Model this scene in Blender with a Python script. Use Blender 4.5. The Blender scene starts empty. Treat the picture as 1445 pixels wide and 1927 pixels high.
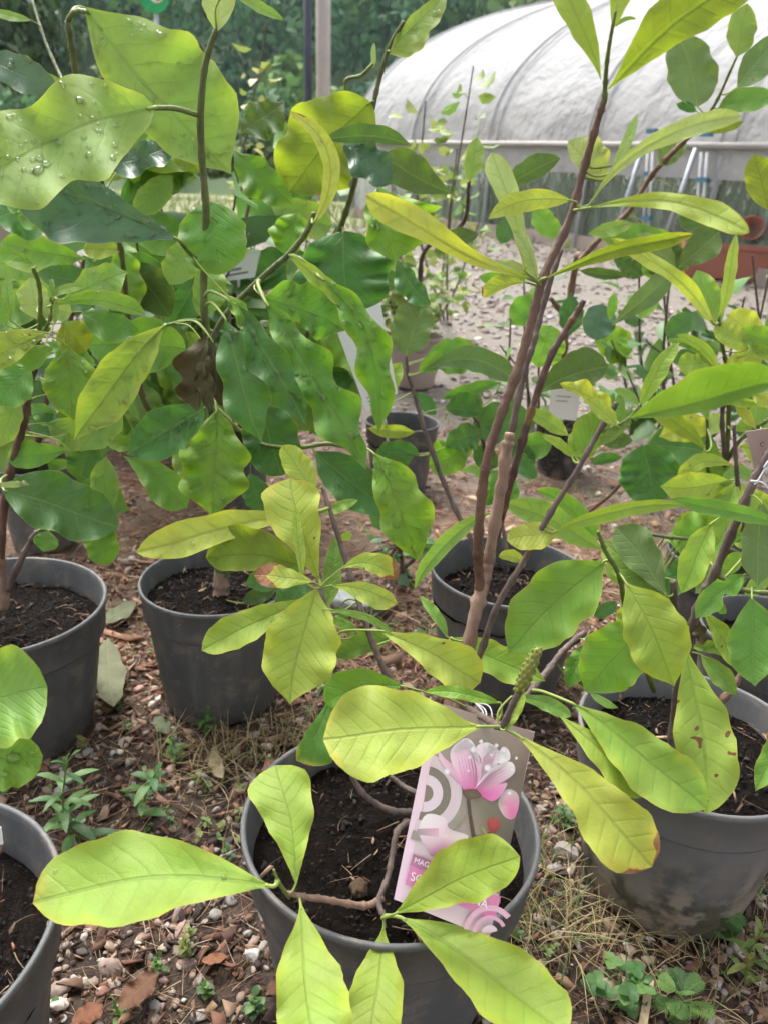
import bpy, bmesh, math, random
import numpy as np
from mathutils import Matrix, Vector, noise as mnoise

random.seed(7); RNG = np.random.default_rng(7)
SC = bpy.context.scene
COL = SC.collection
R = math.radians

# ------------------------------------------------------------------ camera
FPX, CX, CY = 1447.0, 722.5, 963.5          # focal length and centre, in pixels of the 1445 x 1927 photograph
PITCH, ROLL, CAMH = R(22.0), R(3.0), 0.85
cam_data = bpy.data.cameras.new('camera'); cam = bpy.data.objects.new('camera', cam_data); COL.objects.link(cam)
cam.matrix_world = Matrix.Translation((0, 0, CAMH)) @ Matrix.Rotation(R(90) - PITCH, 4, 'X') @ Matrix.Rotation(ROLL, 4, 'Z')
cam_data.sensor_fit = 'VERTICAL'; cam_data.sensor_height = 36.0; cam_data.lens = 36.0 * FPX / 1927.0
cam_data.clip_start = 0.02; cam_data.clip_end = 2000
cam_data.dof.use_dof = True; cam_data.dof.focus_distance = 0.80; cam_data.dof.aperture_fstop = 8.0
SC.camera = cam

# ------------------------------------------------------------------ sky, sun, exposure
SUN_EL, SUN_AZ = R(58), R(-35)
world = bpy.data.worlds.new('World'); SC.world = world; world.use_nodes = True
wn = world.node_tree.nodes; wl = world.node_tree.links; wn.clear()
sky = wn.new('ShaderNodeTexSky'); sky.sky_type = 'NISHITA'; sky.sun_disc = False
sky.sun_elevation = SUN_EL; sky.sun_rotation = SUN_AZ; sky.air_density = 1.0; sky.dust_density = 4.0; sky.ozone_density = 1.0
hs = wn.new('ShaderNodeHueSaturation'); hs.inputs['Saturation'].default_value = 0.22
bg = wn.new('ShaderNodeBackground'); bg.inputs['Strength'].default_value = 0.135
wo = wn.new('ShaderNodeOutputWorld')
wl.new(sky.outputs[0], hs.inputs['Color']); wl.new(hs.outputs[0], bg.inputs['Color']); wl.new(bg.outputs[0], wo.inputs['Surface'])
sun_d = bpy.data.lights.new('sun', 'SUN'); sun_d.energy = 1.5; sun_d.angle = R(30); sun_d.color = (1.0, 0.97, 0.93)
sun = bpy.data.objects.new('sun', sun_d); COL.objects.link(sun)
sd = Vector((math.sin(SUN_AZ) * math.cos(SUN_EL), math.cos(SUN_AZ) * math.cos(SUN_EL), math.sin(SUN_EL)))
sun.rotation_euler = sd.to_track_quat('Z', 'Y').to_euler()
SC.view_settings.view_transform = 'Standard'; SC.view_settings.look = 'None'
SC.view_settings.gamma = 1.0; SC.view_settings.use_curve_mapping = False
SC.view_settings.exposure = 1.68
SC.cycles.use_denoising = True
SC.cycles.use_adaptive_sampling = True; SC.cycles.adaptive_threshold = .035; SC.cycles.adaptive_min_samples = 12
SC.cycles.max_bounces = 5; SC.cycles.diffuse_bounces = 3; SC.cycles.glossy_bounces = 2; SC.cycles.transmission_bounces = 3; SC.cycles.transparent_max_bounces = 8; SC.cycles.caustics_refractive = True; SC.cycles.caustics_reflective = False

# ------------------------------------------------------------------ projection helpers
MW = np.array(cam.matrix_world.to_3x3()); CAMP = np.array((0, 0, CAMH)); FWD = -MW[:, 2]
def ray(px, py):
    px, py = np.broadcast_arrays(np.asarray(px, float), np.asarray(py, float))
    d = np.stack([(px - CX) / FPX, -(py - CY) / FPX, -np.ones_like(px)], -1)
    return d @ MW.T
def at(px, py, Y):                              # the point on a pixel's line of sight at distance Y in front of the camera's foot
    d = ray(px, py); return CAMP + d * (np.asarray(Y, float) / d[..., 1])[..., None]
def onz(px, py, z=0.0):                         # the point on a pixel's line of sight at height z
    d = ray(px, py); return CAMP + d * ((z - CAMH) / d[..., 2])[..., None]
def gz(y):                                      # the ground climbs gently beyond the pots
    y = np.asarray(y, float); a = np.clip(y - 2.1, 0, 4.4); b = np.clip(y - 6.5, 0, 6)
    return np.where(a < .8, .13 * a * a / 1.6, .13 * (a - .4)) + .03 * b
def ong(px, py, h=0.0):                         # the point on a pixel's line of sight at height h above the ground
    z = h
    for _ in range(60):
        P = onz(px, py, min(z, .80)); z = .6 * z + .4 * (float(gz(P[1])) + h)
    return P
def mpp(P): return float((np.asarray(P) - CAMP) @ FWD) / FPX    # metres per pixel there

# ------------------------------------------------------------------ object helpers
def tag(o, label=None, cat=None, group=None, kind=None):
    if label: o['label'] = label
    if cat: o['category'] = cat
    if group: o['group'] = group
    if kind: o['kind'] = kind
    return o
def empty(name, loc, label=None, cat=None, group=None):
    o = bpy.data.objects.new(name, None); COL.objects.link(o); o.location = loc; o.empty_display_size = 0.05
    bpy_mat[o.name] = Matrix.Translation(loc)
    return tag(o, label, cat, group)
bpy_mat = {}
def mk(name, V, F, mat, parent=None, smooth=True, uv=None, col=None):
    """one mesh object; V in world coordinates"""
    V = np.asarray(V, np.float64); off = np.zeros(3)
    if parent is not None:
        off = np.array(bpy_mat.get(parent.name, Matrix()).translation)
    me = bpy.data.meshes.new(name)
    if isinstance(F, np.ndarray):
        n = F.shape[1]
        me.vertices.add(len(V)); me.vertices.foreach_set('co', (V - off).astype(np.float32).ravel())
        me.loops.add(F.size); me.loops.foreach_set('vertex_index', F.astype(np.int32).ravel())
        me.polygons.add(len(F)); me.polygons.foreach_set('loop_start', np.arange(0, F.size, n, dtype=np.int32))
        me.polygons.foreach_set('loop_total', np.full(len(F), n, np.int32)); me.update(calc_edges=True)
    else:
        me.from_pydata((V - off).tolist(), [], F); me.update()
    if smooth: me.polygons.foreach_set('use_smooth', np.ones(len(me.polygons), bool))
    if uv:
        li = np.zeros(len(me.loops), np.int32); me.loops.foreach_get('vertex_index', li)
        for k, a in uv.items():
            l = me.uv_layers.new(name=k); l.data.foreach_set('uv', np.asarray(a, np.float32)[li].ravel())
    if col is not None:
        ca = me.color_attributes.new('Col', 'FLOAT_COLOR', 'POINT')
        c4 = np.ones((len(V), 4), np.float32); c4[:, :3] = col; ca.data.foreach_set('color', c4.ravel())
    if mat: me.materials.append(mat)
    o = bpy.data.objects.new(name, me); COL.objects.link(o)
    if parent is not None:
        o.parent = parent; bpy_mat[o.name] = bpy_mat.get(parent.name, Matrix())
    return o
class MB:
    """collects shapes into one mesh"""
    def __init__(s): s.V = []; s.F = []; s.n = 0
    def add(s, V, F):
        V = np.asarray(V, float); s.V.append(V); s.F += [tuple(int(i) + s.n for i in f) for f in F]; s.n += len(V); return s
    def box(s, c, sz, rot=None):
        v = np.array([(x, y, z) for x in (-.5, .5) for y in (-.5, .5) for z in (-.5, .5)]) * np.array(sz)
        if rot is not None: v = v @ np.array(rot).T
        return s.add(v + np.array(c), [(0, 1, 3, 2), (4, 6, 7, 5), (0, 4, 5, 1), (2, 3, 7, 6), (0, 2, 6, 4), (1, 5, 7, 3)])
    def tube(s, pts, rad, n=8, cap=True):
        return s.add(*tube(pts, rad, n, cap))
    def build(s, name, mat, parent=None, smooth=False): return mk(name, np.concatenate(s.V), s.F, mat, parent, smooth)
def tube(pts, rad, n=8, cap=True):
    P = np.asarray(pts, float); m = len(P); rad = np.broadcast_to(np.asarray(rad, float), (m,))
    T = np.gradient(P, axis=0); T /= np.linalg.norm(T, axis=1)[:, None] + 1e-12
    ref = np.array((0.31, 0.2, 0.93)) if abs(T[0] @ np.array((0.31, 0.2, 0.93))) < .9 else np.array((1., 0, 0))
    V = []
    N = ref - T[0] * (ref @ T[0]); N /= np.linalg.norm(N)
    for i in range(m):
        N = N - T[i] * (N @ T[i]); N /= np.linalg.norm(N) + 1e-12; B = np.cross(T[i], N)
        a = np.arange(n) * 2 * math.pi / n
        V.append(P[i] + rad[i] * (np.cos(a)[:, None] * N + np.sin(a)[:, None] * B))
    V = np.concatenate(V)
    F = [(i * n + j, i * n + (j + 1) % n, (i + 1) * n + (j + 1) % n, (i + 1) * n + j) for i in range(m - 1) for j in range(n)]
    if cap: F += [tuple(range(n - 1, -1, -1)), tuple((m - 1) * n + j for j in range(n))]
    return V, F
def spline(P, k=6):
    P = np.asarray(P, float)
    if len(P) < 3: return np.array([P[0] + (P[-1] - P[0]) * t for t in np.linspace(0, 1, k + 1)])
    Q = np.concatenate([[2 * P[0] - P[1]], P, [2 * P[-1] - P[-2]]]); out = []
    for i in range(1, len(Q) - 2):
        a, b, c, d = Q[i - 1:i + 3]
        for t in np.arange(k) / k:
            out.append(.5 * (2 * b + (c - a) * t + (2 * a - 5 * b + 4 * c - d) * t * t + (3 * b - a - 3 * c + d) * t ** 3))
    out.append(P[-1]); return np.array(out)
def lathe(prof, c, n=64, close=False):
    prof = np.asarray(prof, float); a = np.arange(n) * 2 * math.pi / n; m = len(prof)
    V = np.stack([np.outer(prof[:, 0], np.cos(a)) + c[0], np.outer(prof[:, 0], np.sin(a)) + c[1], np.repeat(prof[:, 1:2], n, 1) + c[2]], -1).reshape(-1, 3)
    F = [(i * n + j, i * n + (j + 1) % n, (i + 1) * n + (j + 1) % n, (i + 1) * n + j) for i in range(m - 1) for j in range(n)]
    return V, F

# ------------------------------------------------------------------ materials
def new_mat(name):
    m = bpy.data.materials.new(name); m.use_nodes = True; nt = m.node_tree; nt.nodes.clear()
    out = nt.nodes.new('ShaderNodeOutputMaterial'); return m, nt, out
class N:
    """small node-graph helper"""
    def __init__(s, nt): s.nt = nt
    def n(s, t, **kw):
        x = s.nt.nodes.new(t)
        for k, v in kw.items(): setattr(x, k, v)
        return x
    def put(s, sock, v):
        if hasattr(v, 'is_linked') or isinstance(v, bpy.types.NodeSocket): s.nt.links.new(v, sock)
        else: sock.default_value = v
    def math(s, op, a, b=0.0, c=0.0, clamp=False):
        x = s.n('ShaderNodeMath', operation=op, use_clamp=clamp); s.put(x.inputs[0], a); s.put(x.inputs[1], b); s.put(x.inputs[2], c); return x.outputs[0]
    def mix(s, f, a, b, blend='MIX'):
        x = s.n('ShaderNodeMix', data_type='RGBA', blend_type=blend); s.put(x.inputs[0], f)
        for i, v in ((6, a), (7, b)): s.put(x.inputs[i], v if not isinstance(v, tuple) else (*v, 1.0)[:4])
        return x.outputs[2]
    def ramp(s, f, stops):
        x = s.n('ShaderNodeValToRGB'); s.put(x.inputs[0], f); e = x.color_ramp.elements
        while len(e) < len(stops): e.new(0.5)
        for el, (p, c) in zip(e, stops): el.position = p; el.color = (*c, 1.0) if isinstance(c, tuple) else (c, c, c, 1.0)
        return x.outputs[0]
    def smooth(s, v, a, b):
        x = s.n('ShaderNodeMapRange', interpolation_type='SMOOTHSTEP'); s.put(x.inputs[0], v); s.put(x.inputs[1], a); s.put(x.inputs[2], b); return x.outputs[0]
    def noise(s, vec, scale, detail=3, rough=.55, dist=0.0):
        x = s.n('ShaderNodeTexNoise'); 
        if vec is not None: s.put(x.inputs['Vector'], vec)
        x.inputs['Scale'].default_value = scale; x.inputs['Detail'].default_value = detail; x.inputs['Roughness'].default_value = rough; x.inputs['Distortion'].default_value = dist; return x.outputs[0]
    def voro(s, vec, scale, feature='F1'):
        x = s.n('ShaderNodeTexVoronoi', feature=feature); s.put(x.inputs['Vector'], vec); x.inputs['Scale'].default_value = scale; return x
    def bump(s, h, strength, dist=.002, normal=None):
        x = s.n('ShaderNodeBump'); s.put(x.inputs['Height'], h); s.put(x.inputs['Strength'], strength); x.inputs['Distance'].default_value = dist
        if normal is not None: s.put(x.inputs['Normal'], normal)
        return x.outputs[0]
    def bsdf(s, color, rough=.6, normal=None, **kw):
        x = s.n('ShaderNodeBsdfPrincipled'); s.put(x.inputs['Base Color'], color if not isinstance(color, tuple) else (*color, 1.0)[:4]); s.put(x.inputs['Roughness'], rough)
        if normal is not None: s.put(x.inputs['Normal'], normal)
        for k, v in kw.items(): s.put(x.inputs[k], v)
        return x.outputs[0]
    def obj(s, o='Object'): return s.n('ShaderNodeTexCoord').outputs[o]
    def pos(s): return s.n('ShaderNodeNewGeometry').outputs['Position']
    def attr(s, name, kind='GEOMETRY', out='Fac'):
        x = s.n('ShaderNodeAttribute', attribute_type=kind, attribute_name=name); return x.outputs[out]

def leaf_material():
    m, nt, out = new_mat('leaf_tissue'); g = N(nt)
    info = g.n('ShaderNodeObjectInfo'); base = info.outputs['Color']; rnd = info.outputs['Random']
    st = g.n('ShaderNodeSeparateXYZ'); nt.links.new(g.n('ShaderNodeUVMap', uv_map='st').outputs[0], st.inputs[0])
    xy = g.n('ShaderNodeSeparateXYZ'); nt.links.new(g.n('ShaderNodeUVMap', uv_map='xy').outputs[0], xy.inputs[0])
    s = g.math('SUBTRACT', g.math('MULTIPLY', st.outputs[0], 2.0), 1.0); t = st.outputs[1]
    ax = g.math('ABSOLUTE', xy.outputs[0]); y = xy.outputs[1]; asx = g.math('ABSOLUTE', s)
    vec = g.n('ShaderNodeVectorMath', operation='ADD'); nt.links.new(g.obj(), vec.inputs[0])
    cmb = g.n('ShaderNodeCombineXYZ'); 
    for i in range(3): g.put(cmb.inputs[i], g.math('MULTIPLY', rnd, 37.0 + 11 * i))
    nt.links.new(cmb.outputs[0], vec.inputs[1]); v = vec.outputs[0]
    # side veins leave the midrib at an angle and bend to the tip
    nz = g.math('MULTIPLY', g.math('SUBTRACT', g.noise(v, 22, 1), .5), .06)
    side = g.math('MULTIPLY', g.math('GREATER_THAN', s, 0.0), .045)
    ph = g.math('ADD', g.math('SUBTRACT', y, g.math('ADD', g.math('MULTIPLY', ax, .62), g.math('MULTIPLY', g.math('MULTIPLY', ax, ax), .9))), g.math('ADD', nz, side))
    fr = g.math('ABSOLUTE', g.math('SUBTRACT', g.math('FRACT', g.math('MULTIPLY', ph, 9.0)), .5))      # .5 on the vein
    fade = g.math('SUBTRACT', 1.0, g.smooth(asx, .55, 1.0))
    lat = g.math('MULTIPLY', g.smooth(fr, .465, .498), fade)
    mid = g.math('SUBTRACT', 1.0, g.smooth(ax, .004, .013))
    vdist = g.n('ShaderNodeVectorMath', operation='ADD'); nt.links.new(v, vdist.inputs[0]); cb2 = g.n('ShaderNodeCombineXYZ'); g.put(cb2.inputs[0], nz); g.put(cb2.inputs[1], g.math('MULTIPLY', nz, -.7)); nt.links.new(cb2.outputs[0], vdist.inputs[1])
    net = g.voro(vdist.outputs[0], 135, 'DISTANCE_TO_EDGE').outputs[0]
    netl = g.math('SUBTRACT', 1.0, g.smooth(net, .0, .085))
    vein = g.math('MAXIMUM', g.math('MULTIPLY', lat, .6), mid)
    # colour
    big = g.noise(v, 26, 2); fine = g.noise(v, 160, 1)
    hsv = g.n('ShaderNodeHueSaturation'); g.put(hsv.inputs['Color'], base)
    g.put(hsv.inputs['Value'], g.math('ADD', .68, g.math('MULTIPLY', big, .64)))
    g.put(hsv.inputs['Hue'], g.math('ADD', .485, g.math('MULTIPLY', big, .03)))
    c = hsv.outputs[0]
    pale = g.smooth(g.noise(v, 11, 2), .42, .68); c = g.mix(g.math('MULTIPLY', pale, g.math('MULTIPLY', g.attr('yel', 'OBJECT'), .38)), c, g.mix(.55, base, (.62, .60, .20)))
    yl = g.mix(.55, base, (.50, .50, .04))
    edge = g.math('MULTIPLY', g.smooth(g.math('ADD', asx, g.math('MULTIPLY', g.math('SUBTRACT', big, .5), 1.1)), .62, 1.15), g.attr('yel', 'OBJECT'))
    c = g.mix(edge, c, yl)
    gre = g.mix(.6, base, (.10, .26, .02))
    nearv = g.math('MULTIPLY', g.math('MULTIPLY', g.smooth(fr, .25, .5), fade), g.attr('yel', 'OBJECT'))
    c = g.mix(g.math('MULTIPLY', nearv, .22), c, gre)
    c = g.mix(g.math('MULTIPLY', g.math('SUBTRACT', fine, .5), .25), c, gre)
    vd = g.attr('vein', 'OBJECT')                                     # 1 pale veins, 0 dark veins
    vc = g.mix(vd, g.mix(.60, base, (.05, .09, .01)), g.mix(.5, base, (.36, .46, .14)))
    c = g.mix(g.math('MULTIPLY', g.math('MAXIMUM', g.math('MULTIPLY', lat, g.attr('vstr', 'OBJECT')), g.math('MULTIPLY', mid, .5)), 1.0), c, vc)
    c = g.mix(g.math('MULTIPLY', netl, .12), c, vc)
    rim = g.smooth(asx, .965, .995)
    c = g.mix(g.math('MULTIPLY', rim, .45), c, (.42, .40, .10))
    # dry tips, burnt margins and rot spots
    dn = g.noise(v, 48, 2)
    dry = g.attr('dry', 'OBJECT')
    tipm = g.math('ADD', g.math('ADD', t, g.math('MULTIPLY', g.math('SUBTRACT', asx, .6), .16)), g.math('MULTIPLY', g.math('SUBTRACT', dn, .5), .35))
    dmask = g.smooth(tipm, g.math('SUBTRACT', 1.06, dry), g.math('SUBTRACT', 1.085, dry))
    halo = g.smooth(tipm, g.math('SUBTRACT', .90, dry), g.math('SUBTRACT', 1.07, dry))
    hasdry = g.smooth(dry, .005, .03)
    c = g.mix(g.math('MULTIPLY', g.math('MULTIPLY', halo, hasdry), .65), c, (.50, .42, .06))
    brown = g.mix(fine, (.30, .14, .05), (.14, .06, .03))
    c = g.mix(g.math('MULTIPLY', dmask, hasdry), c, brown)
    sp = g.attr('spot', 'OBJECT')
    spn = g.noise(v, 70, 1)
    smask = g.smooth(spn, g.math('SUBTRACT', .82, g.math('MULTIPLY', sp, .16)), g.math('SUBTRACT', .84, g.math('MULTIPLY', sp, .16)))
    smask = g.math('MULTIPLY', smask, g.smooth(sp, .02, .1))
    c = g.mix(smask, c, (.16, .07, .03))
    # relief
    h = g.math('MULTIPLY', g.math('MULTIPLY', g.math('SUBTRACT', 1.0, g.math('POWER', g.math('MULTIPLY', fr, 2.0), 5.0)), fade), .55)
    h = g.math('ADD', g.math('SUBTRACT', h, g.math('MULTIPLY', mid, .8)), g.math('ADD', g.math('MULTIPLY', g.noise(v, 60, 1), .8), g.math('MULTIPLY', netl, -.12)))
    nrm = g.bump(h, .42, .0017)
    rough = g.math('ADD', g.attr('rough', 'OBJECT'), g.math('MULTIPLY', fine, .14))
    p = g.bsdf(c, rough, nrm, **{'Specular IOR Level': .36})
    tr = g.n('ShaderNodeBsdfTranslucent'); g.put(tr.inputs['Color'], g.mix(.5, c, g.mix(1.0, c, (1.7, 1.55, .35), 'MULTIPLY'))); g.put(tr.inputs['Normal'], nrm)
    mx = g.n('ShaderNodeMixShader'); g.put(mx.inputs[0], g.math('MULTIPLY', g.attr('thin', 'OBJECT'), g.math('SUBTRACT', 1.0, g.math('MULTIPLY', dmask, .5)))); nt.links.new(p, mx.inputs[1]); nt.links.new(tr.outputs[0], mx.inputs[2])
    nt.links.new(mx.outputs[0], out.inputs['Surface']); return m
M_LEAF = leaf_material()

def simple(name, color, rough=.6, nscale=0, namp=.3, bump=0, bscale=60, bdist=.002, **kw):
    m, nt, out = new_mat(name); g = N(nt); c = (*color, 1.0); nrm = None
    v = g.obj()
    if nscale:
        nf = g.noise(v, nscale, 4); c = g.mix(nf, tuple(x * (1 - namp) for x in color), tuple(min(1, x * (1 + namp)) for x in color))
    if bump: nrm = g.bump(g.noise(v, bscale, 4), bump, bdist)
    nt.links.new(g.bsdf(c, rough, nrm, **kw), out.inputs['Surface']); return m
def vcol_mat(name, rough=.75, bump=.4, bscale=300, bdist=.001, translucent=0, var=.35, vs=160):
    m, nt, out = new_mat(name); g = N(nt); v = g.pos()
    c = g.attr('Col', out='Color'); nf = g.noise(v, vs, 4)
    hsv = g.n('ShaderNodeHueSaturation'); g.put(hsv.inputs['Color'], c); g.put(hsv.inputs['Value'], g.math('ADD', 1 - var, g.math('MULTIPLY', nf, 2 * var)))
    nrm = g.bump(g.noise(v, bscale, 4), bump, bdist)
    s = g.bsdf(hsv.outputs[0], rough, nrm)
    if translucent:
        tr = g.n('ShaderNodeBsdfTranslucent'); nt.links.new(hsv.outputs[0], tr.inputs['Color'])
        mx = g.n('ShaderNodeMixShader'); mx.inputs[0].default_value = translucent; nt.links.new(s, mx.inputs[1]); nt.links.new(tr.outputs[0], mx.inputs[2]); s = mx.outputs[0]
    nt.links.new(s, out.inputs['Surface']); return m
M_STONE = vcol_mat('gravel_stone', .8, .5, 260, .001)
M_LITTER = vcol_mat('litter', .85, .4, 400, .0006)
M_WEED = vcol_mat('weed_green', .5, .2, 300, .0006, .35, .25)
M_FOREST = vcol_mat('forest_foliage', .8, 0, 10, .001, .25, .30, .35)

def bark_mat(name, c1, c2, lent=1.0, rough=.55, wear=None):
    m, nt, out = new_mat(name); g = N(nt); v = g.obj()
    sc = g.n('ShaderNodeMapping'); nt.links.new(v, sc.inputs[0]); sc.inputs['Scale'].default_value = (1, 1, .45)
    n1 = g.noise(sc.outputs[0], 55, 5, .65); c = g.mix(g.smooth(n1, .3, .7), c1, c2)
    if wear: c = g.mix(g.smooth(g.noise(v, 18, 3), .52, .66), c, wear)
    vo = g.voro(v, 190).outputs[0]; d = g.math('MULTIPLY', g.math('SUBTRACT', 1.0, g.smooth(vo, .07, .13)), lent)
    d = g.math('MULTIPLY', d, g.math('GREATER_THAN', g.noise(v, 210, 1), .47))
    c = g.mix(g.math('MULTIPLY', d, .7), c, (.42, .33, .26))
    h = g.math('ADD', g.math('MULTIPLY', g.noise(sc.outputs[0], 190, 4), 1.0), g.math('MULTIPLY', d, .6))
    nt.links.new(g.bsdf(c, rough, g.bump(h, 1.0, .0022)), out.inputs['Surface']); return m
M_BARK_RED = bark_mat('bark_red_brown', (.082, .040, .026), (.16, .086, .056), .8, .55)
M_BARK_PALE = bark_mat('bark_pale_brown', (.17, .098, .068), (.31, .20, .145), .5, .7)
M_BARK_DARK = bark_mat('bark_dark_grey', (.075, .052, .045), (.17, .12, .10), .5, .65)
M_BARK_TWO = bark_mat('bark_dark_and_amber', (.05, .022, .022), (.10, .05, .035), .7, .5, (.25, .14, .03))
M_GREEN_STEM = bark_mat('green_shoot', (.10, .14, .025), (.17, .21, .05), .15, .5)
M_DGREEN_STEM = bark_mat('dark_green_shoot', (.07, .09, .025), (.13, .15, .04), .35, .5)
M_PETIOLE = simple('leaf_stalk', (.24, .30, .06), .5, 40, .3)

def pot_mat(name, dirt=0.0, base=(.082, .083, .085)):
    m, nt, out = new_mat(name); g = N(nt); v = g.obj()
    c = g.mix(g.noise(v, 9, 5), tuple(x * .8 for x in base), tuple(x * 1.3 for x in base))
    sp = g.voro(v, 120).outputs[0]; spk = g.math('MULTIPLY', g.math('SUBTRACT', 1.0, g.smooth(sp, .07, .13)), g.math('GREATER_THAN', g.noise(v, 60, 1), .56))
    c = g.mix(g.math('MULTIPLY', spk, .5), c, (.30, .26, .22))
    mp = g.n('ShaderNodeMapping'); nt.links.new(v, mp.inputs[0]); mp.inputs['Scale'].default_value = (1, 1, .25)
    stk = g.noise(mp.outputs[0], 38, 4); c = g.mix(g.math('MULTIPLY', g.smooth(stk, .42, .75), .40), c, (.19, .175, .155))
    c = g.mix(g.math('MULTIPLY', g.smooth(g.noise(v, 24, 5, .7), .52, .66), .60), c, (.20, .165, .13))
    z = g.n('ShaderNodeSeparateXYZ'); nt.links.new(v, z.inputs[0]); zz = z.outputs[2]
    wob = g.math('MULTIPLY', g.math('SUBTRACT', g.noise(v, 16, 5), .5), .16)
    low = g.math('SUBTRACT', 1.0, g.smooth(g.math('ADD', zz, wob), .0 + .03 * dirt, .05 + .12 * dirt))
    c = g.mix(g.math('MULTIPLY', low, .45 + .45 * dirt), c, g.mix(g.smooth(g.noise(v, 26, 5), .42, .58), (.27, .22, .165), (.042, .037, .024)))
    if dirt:
        moss = g.math('MULTIPLY', g.smooth(g.noise(v, 22, 5), .52, .62), g.math('SUBTRACT', 1.0, g.smooth(g.math('ADD', zz, wob), .03, .12)))
        c = g.mix(g.math('MULTIPLY', moss, .85), c, (.06, .055, .015))
        c = g.mix(g.math('MULTIPLY', g.smooth(g.noise(v, 7, 6, .7), .48, .70), .5), c, (.20, .185, .17))
    h = g.math('ADD', g.noise(v, 220, 3), g.math('MULTIPLY', stk, 1.2))
    nt.links.new(g.bsdf(c, g.math('ADD', .42, g.math('MULTIPLY', g.noise(v, 14, 3), .25)), g.bump(h, .22, .001), **{'Specular IOR Level': .4}), out.inputs['Surface']); return m
M_POT = pot_mat('grey_pot_plastic'); M_POT_OLD = pot_mat('weathered_pot_plastic', 1.0, (.13, .13, .133)); M_POT_BLACK = pot_mat('black_pot_plastic', 0, (.014, .015, .018))
M_POT_TAUPE = simple('taupe_pot_plastic', (.34, .26, .24), .6, 10, .2)
M_TERRA = simple('terracotta_plastic', (.27, .092, .06), .6, 6, .22, .2, 40)
M_SOIL = None
def soil_mat():
    m, nt, out = new_mat('potting_soil'); g = N(nt); v = g.pos()
    c = g.mix(g.smooth(g.noise(v, 90, 5, .7), .35, .7), (.0045, .0032, .0024), (.016, .010, .007))
    c = g.mix(g.math('MULTIPLY', g.smooth(g.noise(v, 260, 2), .67, .72), .6), c, (.07, .040, .022))
    h = g.math('ADD', g.noise(v, 130, 5, .7), g.math('MULTIPLY', g.noise(v, 420, 3), .5))
    nt.links.new(g.bsdf(c, .9, g.bump(h, 1.0, .008), **{'Specular IOR Level': .12}), out.inputs['Surface']); return m
M_SOIL = soil_mat()

def drop_mat():
    m, nt, out = new_mat('water'); g = N(nt)
    gl = g.n('ShaderNodeBsdfGlass'); gl.inputs['IOR'].default_value = 1.33; gl.inputs['Roughness'].default_value = .0
    tp = g.n('ShaderNodeBsdfTransparent'); mx = g.n('ShaderNodeMixShader'); mx.inputs[0].default_value = .30
    nt.links.new(tp.outputs[0], mx.inputs[1]); nt.links.new(gl.outputs[0], mx.inputs[2])
    lw = g.n('ShaderNodeFresnel'); lw.inputs['IOR'].default_value = 1.42; go = g.n('ShaderNodeBsdfGlossy'); go.inputs['Roughness'].default_value = .05
    m2 = g.n('ShaderNodeMixShader'); nt.links.new(lw.outputs[0], m2.inputs[0]); nt.links.new(mx.outputs[0], m2.inputs[1]); nt.links.new(go.outputs[0], m2.inputs[2])
    nt.links.new(m2.outputs[0], out.inputs['Surface']); return m
M_WATER = drop_mat()
# ================================================================== THE SETTING
def ground_mat():
    m, nt, out = new_mat('nursery_ground'); g = N(nt); v = g.pos()
    p = g.n('ShaderNodeSeparateXYZ'); nt.links.new(v, p.inputs[0]); X, Yy = p.outputs[0], p.outputs[1]
    wob = g.math('MULTIPLY', g.math('SUBTRACT', g.noise(v, 1.3, 4), .5), 1.0)
    dark = g.mix(g.smooth(g.noise(v, 40, 5, .7), .3, .7), (.022, .014, .010), (.085, .052, .034))
    chips = g.mix(g.noise(v, 60, 4), (.10, .062, .040), (.215, .145, .095))
    track = g.mix(g.noise(v, 25, 5), (.12, .10, .086), (.225, .19, .165))
    vo = g.voro(v, 26); peb = g.mix(g.math('MULTIPLY', g.n('ShaderNodeSeparateColor').outputs[0] if False else g.noise(v, 30, 3), 1.0), (.135, .115, .095), (.225, .195, .163))
    grass = g.mix(g.noise(v, 6, 5), (.10, .15, .04), (.26, .24, .12))
    yy = g.math('ADD', Yy, g.math('ADD', wob, g.math('MULTIPLY', X, -.25)))
    c = g.mix(g.smooth(yy, 1.05, 1.5), dark, chips)
    c = g.mix(g.smooth(g.math('ADD', yy, g.math('MULTIPLY', X, .9)), 2.2, 2.8), c, track)
    c = g.mix(g.smooth(yy, 2.9, 4.3), c, peb)
    far = g.math('ADD', Yy, g.math('MULTIPLY', wob, 2.0))
    c = g.mix(g.smooth(far, 7.5, 9.0), c, grass)
    h = g.math('ADD', g.noise(v, 70, 5, .7), g.math('MULTIPLY', g.noise(v, 18, 4), 1.5))
    nt.links.new(g.bsdf(c, .85, g.bump(h, .9, .008)), out.inputs['Surface']); return m
M_GROUND = ground_mat()
def axis(lo, dense0, dense1, hi, step):
    a = [dense0]; st = step
    mid = list(np.arange(dense0, dense1, step))
    up = []; x = dense1; st = step
    while x < hi: up.append(x); x += st; st *= 1.35
    dn = []; x = dense0 - step; st = step
    while x > lo: dn.append(x); st *= 1.35; x -= st
    return np.array(dn[::-1] + mid + up + [hi])
def gh(x, y):
    a = mnoise.noise(Vector((x * 3.1, y * 3.1, .3))) * .010 + mnoise.noise(Vector((x * 11, y * 11, 1.7))) * .005 + mnoise.noise(Vector((x * 34, y * 34, 4.1))) * .0035
    f = min(1, max(0, (7 - y) / 4)); return a * f - .004 + float(gz(y))
gx = axis(-400, -1.3, 1.7, 400, .018); gy = axis(-300, .15, 2.6, 600, .018)
GV = np.array([(x, y, gh(x, y)) for y in gy for x in gx]); nx = len(gx)
ii, jj = np.meshgrid(np.arange(len(gy) - 1), np.arange(nx - 1), indexing='ij'); q = (ii * nx + jj).ravel()
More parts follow.
